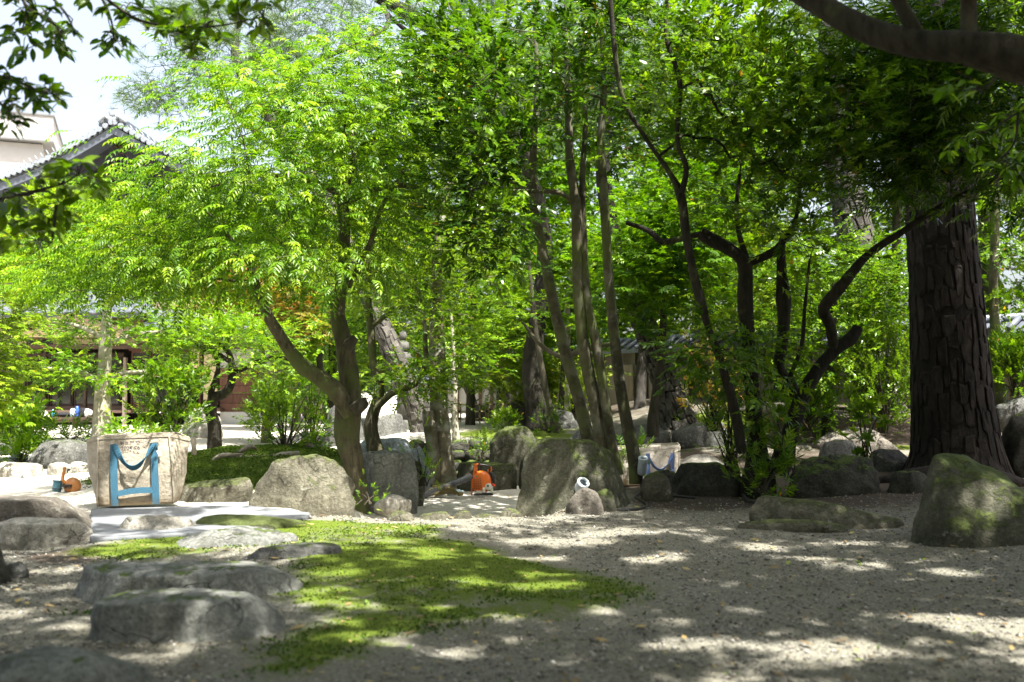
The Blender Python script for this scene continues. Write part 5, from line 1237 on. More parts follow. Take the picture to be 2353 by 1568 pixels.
rock(850, 945, 950, 1020, 15.0, 'dark grey rock right of the slim trunk before the pagoda', 'rock_grey', 227, dep=.6)
rock(822, 958, 1006, 1046, 12.6, 'low pale grey slab like rock beneath the slim trunk', 'rock_blue', 229, dep=.5, p=3, flat=.2)
rock(930, 998, 1026, 1092, 10.9, 'pale blue white rock left of the forked pale trunk', 'rock_blue', 233, dep=.7)
rock(640, 760, 990, 1028, 13.0, 'low grey rocks edge beside the moss mound', 'rock_grey', 235, dep=.5)
rock(690, 742, 1018, 1052, 10.9, 'small brown broken rock on the moss mound by the trunk', 'rock_brown', 237, dep=.6)
rock(1156, 1226, 918, 976, 17.5, 'dark mossy upright rock at the end of the bamboo fence', 'rock_dark', 239, dep=.7)
rock(1226, 1330, 942, 990, 16.0, 'long grey rock between fence end and slim trunks', 'rock_grey', 241, dep=.6)
rock(1080, 1140, 930, 968, 21.0, 'dark square stone behind the bamboo fence', 'rock_dark', 243, dep=.7)
rock(1300, 1420, 985, 1020, 13.5, 'dim flat bank stone behind the great boulder', 'rock_grey', 245, dep=.5)
rock(1420, 1540, 975, 1012, 13.3, 'dim layered bank stone behind the open bag', 'rock_grey', 247, dep=.5)
rock(1540, 1690, 965, 1010, 13.0, 'low dim bank stone right of the leaning pine foot', 'rock_grey', 249, dep=.5)
rock(1640, 1780, 920, 962, 15.5, 'dark rock at the foot of the garden wall, middle', 'rock_dark', 251, dep=.5)
rock(1820, 1960, 920, 955, 16.5, 'pale flat rock by the garden wall near the ridged pine', 'rock_khaki', 253, dep=.5)
rock(420, 520, 935, 990, 19.5, 'low stone in the courtyard left of the old plum', 'rock_pale', 255, dep=.5)
# rubble wall
rw = empty('rubble_wall', (P(1120, 1064, 13.2).x, 13.2, hz(-.3, 13.0) - .02), 'low dark wall of stacked rubble stones behind the sand bed', 'stone wall'); rsr = np.random.RandomState(5)
m = MB(); m.box((0, .34, .2), (2.3, .3, .5)); m.build('backing', 'rock_dark', rw)
protos = [rock_mesh('stone', .15, .14, .11, 'rock_dark', 300 + k, 3, 2.6, 6, .8, .1) for k in range(6)]
for row in range(4):
    x = -1.15 + .08 * (row % 2)
    while x < 1.0:
        w_ = rsr.uniform(.8, 1.35); o = bpy.data.objects.new('stone', protos[rsr.randint(6)]); COL.objects.link(o); o.parent = rw; o.scale = (w_ * rsr.uniform(.7, .9), .9, rsr.uniform(.62, .8)); o.location = (x + .1 * w_, .09 * row + rsr.uniform(-.03, .03), .05 + row * .125 + rsr.uniform(-.02, .02)); o.rotation_euler = (0, rsr.uniform(-.15, .15), rsr.uniform(-.4, .4)); x += .225 * w_
# dead logs on the moss mound
def log(pts, rads, d, label, seed, mat='dead_wood'):
    q = [P(a, b, d + i * .05) for i, (a, b) in enumerate(pts)]; sp, rr_ = spline(q, [sx(r, d) for r in rads], .03); c = Vector(sp[0]); V, Fq = tube_geo([np.array(p) - np.array(c) for p in sp], rr_, 14, .45, seed)
    o = link('dead_branch', mesh_np('dead_branch', V, Fq, mat, smooth=True)); o.location = c; tag(o, label, 'dead branch', 'dead wood on the moss mound')
log([(528, 1050), (560, 1054), (610, 1055), (650, 1049), (688, 1042)], [4, 8, 10, 9, 6], 9.9, 'thick weathered dead branch lying across the moss mound', 3)
log([(488, 1058), (505, 1048), (530, 1046), (560, 1044)], [3, 6, 5, 2], 9.7, 'short gnarled grey driftwood piece at the left of the mound', 4)
log([(548, 1040), (566, 1030), (580, 1026), (590, 1034)], [4, 6, 5, 3], 10.1, 'small knotted wood stub on top of the mound', 5)
log([(660, 1080), (640, 1090), (612, 1098), (590, 1118)], [7, 6, 5, 3], 8.9, 'curved root running down between mound and boulder', 6, 'bark_olive')
log([(1040, 1112), (1070, 1098), (1090, 1086), (1104, 1066)], [3, 7, 8, 3], 10.95, 'dark splintered wood leaning behind the orange blower', 8, 'bark_brown')
# ================================================================== TREES
def dd(pts, d, dt=0):
    """trunk points (px,py,r) at one distance, leaning dt metres away towards the top"""
    n = len(pts); return [(a, b, r, d + dt * i / max(1, n - 1)) for i, (a, b, r) in enumerate(pts)]
# 1 the twin trunk tree in the middle
t1, TR1 = tree('wax_tree', 'spreading light green tree with a thick forked trunk and feathery leaves, left of centre', 'tree',
    [dd([(822, 1128, 18), (812, 1060, 25), (798, 1000, 29), (802, 940, 31), (803, 880, 22), (793, 800, 20), (776, 735, 18), (778, 700, 15), (790, 600, 13), (790, 500, 14), (786, 450, 11), (812, 370, 8), (815, 300, 6)], 8.9, .3),
     dd([(805, 955, 18), (775, 905, 22), (735, 868, 18), (690, 838, 18), (655, 790, 14), (622, 735, 13), (592, 672, 11), (570, 600, 8), (520, 540, 6)], 8.86, -.4),
     dd([(786, 455, 8), (740, 425, 7), (660, 408, 6), (560, 395, 5), (460, 408, 4)], 9.1, -.3),
     dd([(790, 470, 8), (850, 440, 7), (920, 425, 6), (980, 440, 4)], 9.1, .3),
     dd([(800, 660, 6), (850, 560, 6), (880, 470, 5), (930, 390, 4)], 9.0, .4)],
    [(680, 320, 270, 120, 8.9, 1.5, 46), (830, 220, 170, 110, 9.1, 1.2, 30), (500, 455, 170, 80, 8.6, 1.2, 28), (650, 500, 330, 90, 8.8, 1.5, 34), (870, 440, 150, 130, 9.0, 1.2, 22), (400, 590, 230, 70, 8.4, 1.0, 26), (640, 210, 150, 70, 9.2, 1.0, 14), (860, 130, 110, 50, 9.2, .8, 10), (700, 620, 260, 60, 8.4, 1.0, 16), (240, 640, 120, 70, 8.8, .7, 12)],
    'pinnate', 'leaf_fresh', 'bark_olive', per=21, spread=.27, scale=.80, tint=(.46, .24), seed=11, seg=30, noise=.22, droop=.02, tilt=.24, sag=.02, zs=.28, jit=.14, step=.05, flare=1.25)
for pts, r in (([(728, 868), (735, 842), (733, 825), (741, 812)], (10, 7, 7, 4)), ([(812, 945), (838, 925), (843, 922)], (17, 12, 10)), ([(795, 800), (812, 782), (818, 776)], (16, 12, 10))):
    q = [P(a, b, 8.75) - t1.location for a, b in pts]; sp, rr_ = spline(q, [sx(x, 8.7) for x in r], .02); V, Fq = tube_geo(sp, rr_, 16, .4, 7); o = link('broken_stub', mesh_np('broken_stub', V, Fq, 'bark_brown', smooth=True), t1)
# 2 slender trunk
tree('slender_tree', 'slender olive barked tree with a low side limb, just right of the forked trunk', 'tree',
    [dd([(864, 1036, 15), (852, 975, 15), (872, 900, 12), (858, 840, 9), (852, 760, 9), (846, 690, 8), (850, 580, 7), (870, 480, 5)], 11.6),
     dd([(868, 935, 8), (900, 905, 8), (950, 885, 7), (975, 850, 5), (960, 810, 3)], 11.5, -.3), dd([(855, 750, 6), (880, 730, 6), (920, 705, 5), (965, 705, 4)], 11.6, -.2)],
    [(890, 630, 130, 70, 11.8, 1.0, 28), (960, 560, 90, 100, 12, 1.0, 20), (970, 885, 70, 24, 11.2, .6, 6), (800, 560, 110, 100, 12.2, .9, 18)], 'small', 'leaf_yellow', 'bark_olive', per=16, spread=.2, scale=1.3, seed=12, tint=(.4, .2))
# 3 leaning pine
t3, TR3 = tree('leaning_pine', 'tall pine leaning to the left with grey plated bark, in front of the stone pagoda', 'tree',
    [dd([(985, 1008, 32), (955, 925, 26), (920, 850, 23), (890, 780, 22), (868, 730, 20), (810, 590, 18), (760, 480, 17), (690, 370, 15), (620, 270, 14), (565, 190, 13), (540, 120, 9), (550, 40, 7)], 15.2),
     dd([(700, 385, 9), (620, 330, 7), (520, 240, 6), (500, 170, 5), (420, 120, 4)], 15.3), dd([(620, 275, 9), (700, 160, 8), (820, 100, 6), (890, 60, 5), (880, 10, 5)], 15.4, .6)],
    [(560, 90, 190, 80, 15.3, 1.6, 46), (760, 60, 160, 60, 15.6, 1.4, 26), (420, 50, 90, 50, 15.2, 1, 16), (395, 190, 60, 40, 15, .6, 7), (380, 250, 60, 25, 15, .5, 6), (650, 150, 130, 50, 15.5, 1, 20), (330, 215, 30, 40, 15, .4, 4)], 'needle', 'leaf_needle', 'bark_pine_grey', per=16, spread=.20, scale=1.5, seed=13, tilt=.6, tint=(.45, .2), seg=22, noise=.1)
bark_plates(TR3[0], t3, np.random.RandomState(3), .10, .17, 4.5, 'bark_pine_grey', limit=90, thick=.018)
# pine limb against the sky
tree('pine', 'grey pine whose bare limb crosses the sky above the light green crown', 'tree',
    [dd([(1240, 985, 26), (1228, 900, 27), (1224, 830, 24), (1235, 740, 20), (1250, 560, 18), (1210, 380, 17), (1130, 220, 17), (1040, 110, 18), (985, 62, 18), (930, 28, 16), (868, -6, 14)], 15.8, .6),
     dd([(1130, 230, 9), (1060, 180, 8), (1000, 120, 7), (920, 60, 5), (880, 20, 4)], 16.2)],
    [(1150, 60, 160, 90, 16, 1.5, 30), (1000, 10, 120, 50, 16.4, 1, 14), (1280, 250, 140, 120, 16.2, 1.4, 24)], 'needle', 'leaf_needle', 'bark_dark', per=16, spread=.24, scale=1.6, seed=14, tilt=.6, seg=22, noise=.22)
# 4 forked pale trunk
tree('forked_tree', 'pale smooth tree with a low double trunk rising beside the orange blower', 'tree',
    [dd([(1022, 1114, 26), (1015, 1050, 25), (1010, 990, 24), (1008, 920, 19), (1004, 840, 19), (1003, 760, 18), (1002, 660, 14), (1010, 540, 11), (1030, 420, 8)], 11.7),
     dd([(1000, 1112, 15), (996, 1040, 14), (988, 985, 15), (983, 945, 13)], 11.6), dd([(1004, 870, 8), (980, 820, 6), (975, 740, 5), (955, 640, 4)], 11.7, .4)],
    [(1000, 600, 110, 100, 11.9, 1, 26), (1030, 440, 110, 110, 12, 1, 26), (1080, 680, 90, 70, 12, .8, 16), (1010, 860, 110, 28, 11.2, .5, 16), (1070, 780, 70, 50, 11.6, .7, 10), (965, 700, 50, 30, 11.4, .6, 8)], 'broad', 'leaf_mid', 'bark_tan', per=16, spread=.17, scale=1.0, seed=15, tint=(.55, .22), seg=28, noise=.14, step=.05)
# 5 clump of slim trunks
tree('slim_trunk_tree', 'evergreen clump of four slim bare trunks rising behind the great boulder', 'tree',
    [dd([(1354, 1022, 13), (1336, 940, 14), (1312, 855, 14), (1284, 750, 13), (1262, 650, 12), (1244, 560, 11), (1225, 450, 10), (1226, 330, 8), (1235, 200, 6), (1230, 60, 5), (1240, -60, 4)], 9.6),
     dd([(1388, 1046, 17), (1368, 930, 15), (1345, 820, 14), (1331, 700, 13), (1326, 600, 12), (1324, 480, 13), (1309, 360, 10), (1306, 220, 8), (1300, 60, 6), (1305, -60, 5)], 9.4),
     dd([(1424, 1092, 9), (1402, 1000, 12), (1388, 900, 12), (1368, 780, 11), (1348, 680, 10), (1342, 560, 8), (1338, 420, 7), (1345, 280, 6), (1340, 120, 5), (1350, -20, 4)], 9.3, .2),
     dd([(1459, 1112, 13), (1456, 1050, 15), (1440, 970, 14), (1424, 880, 13), (1412, 780, 12), (1399, 640, 11), (1389, 470, 11), (1381, 330, 9), (1388, 180, 7), (1380, 20, 6)], 9.0),
     dd([(1410, 790, 5), (1350, 800, 7), (1290, 820, 6), (1240, 790, 5), (1200, 740, 3)], 10.2, .4), dd([(1324, 475, 5), (1290, 445, 6), (1230, 440, 5), (1170, 440, 4)], 9.4)],
    [(1230, 180, 150, 160, 9.2, 1.4, 60), (1400, 110, 150, 120, 9.0, 1.4, 46), (1330, 60, 150, 90, 8.6, 1.0, 30), (1080, 250, 90, 180, 8.3, .9, 52), (1100, 520, 80, 110, 8.4, .7, 26), (1440, 300, 120, 110, 9.6, 1.2, 24), (1150, 380, 90, 90, 8.6, .8, 22), (1050, 60, 110, 80, 8.6, .8, 22)],
    'broadhi', 'leaf_gloss', 'bark_smooth', per=13, spread=.19, scale=1.12, seed=16, tint=(.5, .24), seg=20, noise=.10, root_from=.45, flare=1.3, step=.06)
# 6 dark crooked tree
tree('crooked_tree', 'dark crooked tree with sawn stubs and tangled limbs between clump and big pine', 'tree',
    [dd([(1742, 1098, 28), (1736, 1000, 20), (1727, 900, 17), (1718, 790, 17), (1711, 690, 19), (1712, 615, 18), (1692, 585, 15), (1645, 556, 16), (1610, 537, 14)], 8.6),
     dd([(1785, 1090, 24), (1815, 1000, 19), (1838, 925, 17), (1872, 862, 15), (1915, 808, 14), (1955, 778, 17), (1972, 752, 13)], 8.5),
     dd([(1918, 808, 11), (1906, 745, 12), (1893, 708, 13), (1932, 660, 13), (1992, 588, 9), (2060, 542, 8), (2150, 482, 7), (2260, 425, 6), (2370, 375, 5)], 8.5, -.7),
     dd([(1838, 930, 12), (1812, 872, 12), (1790, 845, 14), (1800, 760, 14), (1801, 690, 17), (1797, 630, 11), (1795, 580, 9), (1800, 540, 7)], 8.7),
     dd([(1705, 1040, 11), (1690, 950, 12), (1662, 850, 9), (1625, 745, 8), (1612, 700, 11), (1592, 620, 10), (1576, 540, 10), (1564, 452, 11), (1540, 400, 6), (1482, 315, 5), (1432, 228, 6), (1412, 110, 6), (1402, -10, 6)], 8.0, -.6),
     dd([(1566, 445, 7), (1577, 385, 6), (1556, 320, 5), (1562, 190, 6), (1532, 90, 5), (1532, -10, 5)], 7.6, -.2), dd([(1720, 605, 7), (1700, 545, 6), (1692, 480, 5), (1700, 400, 4)], 8.6), dd([(1722, 604, 9), (1772, 582, 9), (1808, 545, 7), (1832, 490, 5), (1840, 400, 4)], 8.6),
     dd([(1612, 537, 6), (1560, 550, 7), (1520, 555, 7), (1490, 530, 6), (1440, 512, 5)], 8.7, .5), dd([(1800, 900, 6), (1840, 800, 5), (1850, 700, 4), (1860, 600, 3)], 8.5)],
    [(1640, 210, 170, 160, 7.6, 1.0, 62), (1760, 420, 110, 110, 8.2, 1.0, 36), (1620, 830, 80, 50, 7.9, .5, 12), (1740, 830, 80, 60, 8.3, .5, 9), (1760, 930, 50, 50, 8.1, .4, 4), (1830, 620, 90, 60, 8.6, .8, 12), (1880, 260, 120, 140, 7.6, .9, 34), (1680, 60, 200, 80, 7.6, 1, 32)],
    'broadhi', 'leaf_mid', 'bark_dark', per=15, spread=.17, scale=.9, seed=17, tint=(.42, .24), seg=20, noise=.22, root_from=.5, step=.05)
# 7 the big pine
t7, TR7 = tree('big_pine', 'massive black pine trunk with deep plated bark at the right', 'tree',
    [dd([(2198, 1090, 96), (2196, 1030, 93), (2190, 960, 88), (2184, 860, 82), (2178, 760, 78), (2170, 650, 75), (2162, 540, 73), (2156, 430, 71), (2150, 250, 67), (2145, 0, 60), (2140, -400, 50), (2180, -800, 36)], 9.6),
     [('w', 4.0, 9.6, 5.2, .13), ('w', 5.0, 8.6, 5.8, .10), ('w', 6.0, 7.2, 6.4, .06)], [('w', 3.95, 9.6, 5.6, .13), ('w', 2.8, 9.0, 6.3, .10), ('w', 1.6, 8.4, 6.8, .06)], [('w', 4.0, 9.6, 6.0, .12), ('w', 4.2, 11, 6.8, .08), ('w', 4.6, 12.5, 7.2, .05)]],
    [('w', 5.6, 7.6, 6.6, 1.6, 1.6, .5, 46), ('w', 2.6, 8.4, 6.9, 1.5, 1.5, .5, 46), ('w', 4.3, 11.2, 7.4, 1.8, 1.6, .5, 40), ('w', 4.2, 9, 8.4, 2, 2, .6, 40)], 'needle', 'leaf_needle', 'bark_crevice', per=20, spread=.24, scale=1.6, seed=18, tilt=.6, seg=48, noise=.05, flare=1.22, step=.06)
bark_plates(TR7[0], t7, np.random.RandomState(7), .085, .22, 4.6, 'bark_pine', limit=290, thick=.016)
for k, (pts, r) in enumerate([([(2140, 1085), (2100, 1100), (2060, 1112), (2020, 1120)], (34, 26, 18, 8)), ([(2250, 1090), (2300, 1095), (2350, 1085)], (34, 24, 12)), ([(2120, 1060), (2070, 1060), (2010, 1050)], (28, 18, 8))]):
    q = []
    for (a, b), rr_ in zip(pts, r): p = P(a, b, 9.0); q.append(Vector((p.x, p.y, hz(p.x, p.y) + sx(rr_, 9) * .35)) - t7.location)
    sp, rs2 = spline(q, [sx(x, 9.0) for x in r], .04); V, Fq = tube_geo(sp, rs2, 14, .3, k); link('root', mesh_np('root', V, Fq, 'bark_pine', smooth=True), t7)
# 8 leaning pine centre right
t8, TR8 = tree('leaning_pine', 'pine with chequered bark leaning left in front of the pale wall boards', 'tree',
    [dd([(1566, 1000, 42), (1552, 950, 36), (1530, 880, 31), (1502, 800, 28), (1478, 742, 25), (1440, 640, 22), (1405, 520, 19), (1385, 380, 17), (1400, 200, 14), (1440, 20, 11)], 14.2)],
    [(1480, 180, 190, 120, 14.6, 1.8, 46), (1380, 60, 180, 70, 14.6, 1.5, 30)], 'needle', 'leaf_needle', 'bark_crevice', per=16, spread=.26, scale=1.6, seed=19, tilt=.6, seg=26, noise=.06, step=.08)
bark_plates(TR8[0], t8, np.random.RandomState(8), .085, .13, 3.2, 'bark_pine_grey', limit=200, thick=.018)
# 9 ridged pine in the sun
t9, TR9 = tree('pine', 'thick ridged pine partly in sun behind the crooked tree, left of the massive trunk', 'tree',
    [dd([(2022, 985, 60), (2014, 900, 55), (2008, 800, 52), (1995, 690, 46), (1975, 580, 40), (1950, 470, 36), (1930, 350, 33), (1915, 200, 28), (1900, 0, 22)], 14.8)],
    [(1900, 60, 220, 110, 15, 1.8, 40), (2080, 130, 130, 80, 15, 1.4, 20)], 'needle', 'leaf_needle', 'bark_pine', per=16, spread=.26, scale=1.6, seed=20, tilt=.6, seg=30, noise=.08, step=.08)
bark_plates(TR9[0], t9, np.random.RandomState(9), .12, .20, 5.0, 'bark_pine_grey', limit=160, thick=.022)
# 10 light trunk left
tree('smooth_tree', 'smooth pale green trunked tree with layered leaf tiers, left behind the canvas bag', 'tree',
    [dd([(238, 1018, 25), (236, 960, 21), (236, 900, 17), (240, 850, 15), (242, 790, 14), (246, 720, 11), (250, 640, 8), (255, 560, 6)], 12.6),
     dd([(240, 880, 7), (190, 860, 6), (130, 850, 5), (90, 845, 3)], 12.6, -.3), dd([(240, 880, 7), (280, 860, 6), (330, 855, 5), (400, 860, 3)], 12.6, -.2), dd([(243, 780, 6), (180, 750, 5), (120, 740, 3)], 12.6), dd([(243, 790, 6), (310, 770, 5), (380, 760, 3)], 12.6, .3)],
    [(165, 862, 85, 16, 12.5, .6, 14), (335, 868, 85, 18, 12.4, .6, 14), (150, 830, 60, 16, 12.5, .5, 8), (140, 748, 95, 20, 12.6, .7, 14), (320, 762, 95, 20, 12.8, .7, 13), (250, 670, 140, 40, 12.8, 1, 24), (250, 580, 110, 40, 12.8, .8, 18)],
    'broad', 'leaf_fresh', 'bark_pale', per=16, spread=.14, scale=.95, seed=21, tint=(.5, .22), seg=24, noise=.08, tilt=.3, step=.06)
# stub on it
# 11 old plum
tree('old_plum_tree', 'small gnarled old plum tree with a hollow twisted trunk before the board wall', 'tree',
    [dd([(492, 1026, 12), (492, 980, 13), (484, 945, 14), (492, 915, 12), (515, 905, 11), (530, 885, 9), (533, 850, 8), (525, 810, 6), (490, 780, 4)], 13.8), dd([(487, 935, 9), (486, 900, 8), (497, 870, 7), (500, 830, 5), (470, 790, 4)], 13.8), dd([(530, 860, 6), (560, 845, 7), (600, 830, 6), (640, 820, 5), (670, 830, 3)], 13.8, -.4), dd([(525, 830, 5), (480, 800, 5), (430, 790, 4), (380, 790, 3)], 13.8)],
    [(480, 780, 110, 30, 13.8, .8, 22), (570, 775, 90, 30, 13.7, .7, 16), (420, 840, 60, 16, 13.6, .5, 7), (600, 840, 70, 18, 13.5, .5, 8), (520, 740, 90, 30, 14, .8, 14)], 'small', 'leaf_fresh', 'bark_dark', per=22, spread=.19, scale=1.3, seed=22, tint=(.6, .2), noise=.35, seg=18, step=.05)
# left edge maple and bright trees before the house
tree('pale_maple', 'pale yellow green maple cut by the left edge, nearest the veranda', 'tree', [dd([(-60, 1010, 14), (-50, 850, 11), (-30, 700, 8), (0, 600, 5)], 11.0)],
    [(-10, 745, 60, 24, 10.8, .7, 14), (-5, 830, 60, 20, 10.8, .6, 14), (-15, 900, 55, 20, 10.8, .6, 12), (10, 670, 90, 36, 11, .8, 20), (-30, 640, 80, 50, 11, .8, 16)], 'maple', 'leaf_yellow', 'bark_smooth', per=22, spread=.17, scale=1.0, seed=23, tint=(.35, .2), tilt=.2)
tree('broadleaf_tree', 'bright leafy tree in full sun directly below the gable of the house', 'tree', [dd([(-30, 990, 12), (-10, 850, 10), (50, 700, 8), (130, 560, 6)], 17.5)],
    [(120, 560, 130, 60, 17.5, 1.2, 34), (210, 500, 110, 50, 17.5, 1.2, 30), (60, 620, 110, 50, 17.3, 1.2, 24), (300, 560, 110, 60, 17.5, 1.2, 26), (400, 640, 110, 60, 17.8, 1.2, 22)], 'broad', 'leaf_yellow', 'bark_smooth', per=24, spread=.26, scale=1.5, seed=24, tint=(.35, .22), tilt=.3)
tree('camphor_tree', 'soft green tree left of the gable, lower than the tiles', 'tree', [dd([(20, 990, 12), (30, 800, 10), (40, 650, 8)], 20)],
    [(20, 560, 90, 60, 20, 1.5, 26), (100, 620, 90, 40, 20, 1.5, 16), (10, 640, 60, 30, 20, 1.2, 8)], 'broad', 'leaf_mid', 'bark_smooth', per=24, spread=.28, scale=1.6, seed=25, tint=(.6, .2))
tree('red_tipped_maple', 'small maple with orange tinted leaves behind the left limb of the forked tree', 'tree', [dd([(610, 990, 7), (605, 850, 6), (600, 730, 5)], 17.5)],
    [(590, 690, 80, 50, 17.5, .9, 24), (660, 720, 60, 50, 17.5, .8, 16), (540, 670, 60, 40, 17.8, .8, 12)], 'maple', 'leaf_red', 'bark_smooth', per=26, spread=.24, scale=1.4, seed=26, tint=(.35, .25))
# background trees and fill, each with its own look
BG = [
 ('broadleaf_tree', 'mid green tree right behind the slatted screen and pagoda', [(760, 985), (765, 800), (770, 600)], 18.5, [(760, 760, 120, 70, 30), (720, 860, 90, 40, 16), (860, 640, 110, 80, 26)], 'small', 'leaf_fresh', 2.2, (.5, .22)),
 ('broadleaf_tree', 'yellow green tree beyond the centre bank with sunlit lower boughs', [(1080, 985), (1085, 800), (1095, 600)], 18.0, [(1080, 770, 110, 60, 30), (1140, 660, 110, 80, 30), (1060, 600, 90, 80, 22), (1120, 860, 60, 26, 10)], 'small', 'leaf_yellow', 2.1, (.35, .22)),
 ('maple', 'green maple filling the space behind the five slim trunks', [(1290, 975), (1300, 820), (1310, 650)], 17.0, [(1290, 620, 130, 90, 36), (1200, 740, 100, 60, 24), (1330, 760, 80, 40, 14), (1420, 560, 100, 80, 26)], 'maple', 'leaf_fresh', 1.5, (.45, .22)),
 ('maple', 'bright maple with broad lobed leaves to the right of the slim trunks', [(1500, 960), (1520, 800), (1530, 600)], 13.0, [(1520, 560, 100, 70, 30), (1480, 660, 90, 50, 22), (1600, 620, 90, 60, 20), (1560, 460, 100, 60, 22)], 'maple', 'leaf_fresh', 1.6, (.35, .2)),
 ('broadleaf_tree', 'tall background tree high behind the clump, upper centre', [(1150, 960), (1160, 600), (1180, 350)], 20.0, [(1180, 380, 160, 120, 40), (1100, 200, 150, 110, 34), (1300, 180, 150, 120, 34), (1250, 480, 120, 80, 20)], 'broad', 'leaf_fresh', 2.2, (.4, .22)),
 ('broadleaf_tree', 'tall background tree whose crown fills the sky above the chequered pine', [(1600, 950), (1600, 600), (1610, 350)], 20.0, [(1620, 380, 170, 110, 40), (1560, 180, 180, 120, 40), (1760, 200, 150, 120, 34), (1720, 470, 110, 70, 18)], 'broad', 'leaf_mid', 2.2, (.55, .22)),
 ('broadleaf_tree', 'glossy sunlit camellia like tree around the ridged pine', [(1900, 960), (1910, 800), (1920, 640)], 13.6, [(1900, 620, 100, 70, 26), (1980, 720, 90, 60, 26), (2040, 640, 70, 80, 20), (1860, 760, 70, 60, 16), (2040, 830, 60, 60, 14), (1880, 860, 60, 40, 10)], 'small', 'leaf_gloss', 1.7, (.7, .2)),
 ('broadleaf_tree', 'pale leaved tree behind the garden wall left of the ridged pine', [(1780, 960), (1790, 760), (1800, 600)], 17.5, [(1780, 600, 130, 80, 30), (1700, 700, 110, 60, 24), (1850, 720, 90, 70, 20), (1680, 580, 90, 60, 16)], 'small', 'leaf_yellow', 2.0, (.4, .22)),
 ('broadleaf_tree', 'deep green tree crown high above the ridged pine', [(2050, 960), (2060, 500), (2070, 250)], 17.0, [(2040, 200, 170, 120, 40), (1900, 330, 130, 80, 26), (2050, 420, 90, 70, 14)], 'broad', 'leaf_mid', 2.0, (.35, .22)),
 ('broadleaf_tree', 'background tree seen over the wall at the far right margin', [(2480, 960), (2460, 600), (2440, 350)], 16.0, [(2330, 260, 130, 110, 30), (2380, 420, 90, 60, 16), (2310, 60, 150, 80, 22)], 'broad', 'leaf_mid', 1.8, (.5, .22)),
 ('broadleaf_tree', 'dim tree between screen and house corner, behind the old plum', [(680, 985), (690, 800), (700, 600)], 24, [(690, 640, 130, 90, 26), (560, 560, 130, 80, 24), (800, 520, 120, 90, 24)], 'broad', 'leaf_fresh', 2.6, (.4, .2)),
 ('broadleaf_tree', 'rounded low tree behind the bamboo fence, bright green', [(1210, 970), (1212, 920), (1215, 870)], 19.0, [(1210, 870, 34, 40, 10), (1260, 850, 40, 30, 8), (1330, 860, 40, 40, 10)], 'small', 'leaf_yellow', 1.8, (.5, .2)),
]
for i, (nm, lb, tk, d, bl, lk, lm, sc, tn) in enumerate(BG):
    tree(nm, lb, 'tree', [dd([(a, b, 11 - 2 * j) for j, (a, b) in enumerate(tk)], d)], [(a, b, c, e, d, 1.4, n_) for a, b, c, e, n_ in bl], lk, lm, 'bark_brown', per=22, spread=.28, scale=sc, seed=40 + i, tint=tn, minr=.006, flare=1.2)
# tall dense trees beyond the garden wall close the view
for i, (x, y, r, lb) in enumerate([(2.0, 27, 3.0, 'tall dense dark tree beyond the garden wall, behind the slim trunks'), (6.5, 26, 3.2, 'tall dense dark tree beyond the garden wall, behind the chequered pine'), (11.5, 24, 3.4, 'tall dense dark tree beyond the wall, between crooked tree and massive pine'), (-2.6, 29, 2.8, 'tall dense green tree beyond the outbuilding, behind the forked pale trunk'), (-6.5, 33, 3.0, 'tall dense green tree rising over the house ridge, right of the gable')]):
    tree('tall_tree', lb, 'tree', [[('w', x, y, 0, .3), ('w', x + .1, y, 3, .22), ('w', x, y + .1, 6, .15), ('w', x, y, 9, .06)]], [('w', x, y, 2.2, r, 1.6, 1.5, 34), ('w', x, y, 5.0, r, 2.0, 1.9, 46), ('w', x, y, 8.2, r * .85, 1.8, 1.8, 34)], 'broad', 'leaf_mid', 'bark_brown', per=26, spread=.45, scale=3.4, seed=90 + i, minr=.012, tint=(.45, .22))
# bare trunks standing between
def bare(label, pts, d, mat, group='bare trunks before the garden wall', plates=False, sd=1, blobs=(), lk='small', lm='leaf_mid', nm='tree'):
    return tree(nm, label, 'tree', [dd(pts, d)], list(blobs), lk, lm, mat, per=14, spread=.2, scale=1.4, seed=sd, seg=16, noise=.2, group=group, root_from=.6)
bare('thin dark trunk leaning across the mossy dark trunk behind the fence end', [(1282, 990, 9), (1262, 930, 7), (1248, 860, 7), (1236, 790, 6), (1225, 700, 5), (1215, 600, 4)], 15.0, 'bark_brown', sd=61, blobs=[(1180, 690, 60, 40, 15, .6, 10)])
bare('sunlit plated pine trunk rising right behind the bamboo fence', [(1162, 945, 14), (1166, 880, 17), (1158, 820, 15), (1150, 740, 13), (1140, 620, 11)], 20.5, 'bark_pine_grey', sd=62, blobs=[(1120, 560, 80, 50, 20.5, 1, 10)], lk='needle', lm='leaf_needle')
bare('pale upright trunk left of the thin pine in front of the wall', [(1302, 985, 12), (1300, 900, 10), (1300, 830, 9), (1305, 740, 8), (1310, 620, 7)], 17.0, 'bark_pale', sd=63, blobs=[(1320, 600, 70, 50, 17, .8, 10)])
bare('dark narrow trunk directly right of the pale upright one', [(1324, 975, 9), (1318, 900, 9), (1312, 840, 8), (1305, 760, 7)], 17.6, 'bark_dark', sd=64, blobs=[(1300, 740, 50, 40, 17.6, .6, 6)])
bare('slim pale sapling stem beside the forked pale trunk', [(1048, 1008, 7), (1045, 940, 5.5), (1046, 880, 6), (1040, 850, 6), (1042, 800, 4), (1036, 720, 3)], 13.6, 'bark_pale', sd=65, blobs=[(1050, 800, 60, 40, 13.6, .6, 14)], lk='small', lm='leaf_fresh')
bare('grey trunk behind the massive pine at its right side', [(2292, 900, 14), (2287, 760, 11), (2283, 640, 10), (2288, 500, 9), (2296, 380, 7)], 12.6, 'bark_smooth', sd=66, blobs=[(2310, 560, 60, 30, 12.4, .7, 8), (2290, 430, 80, 50, 12.6, .8, 14), (2340, 680, 30, 20, 12.4, .4, 4)])
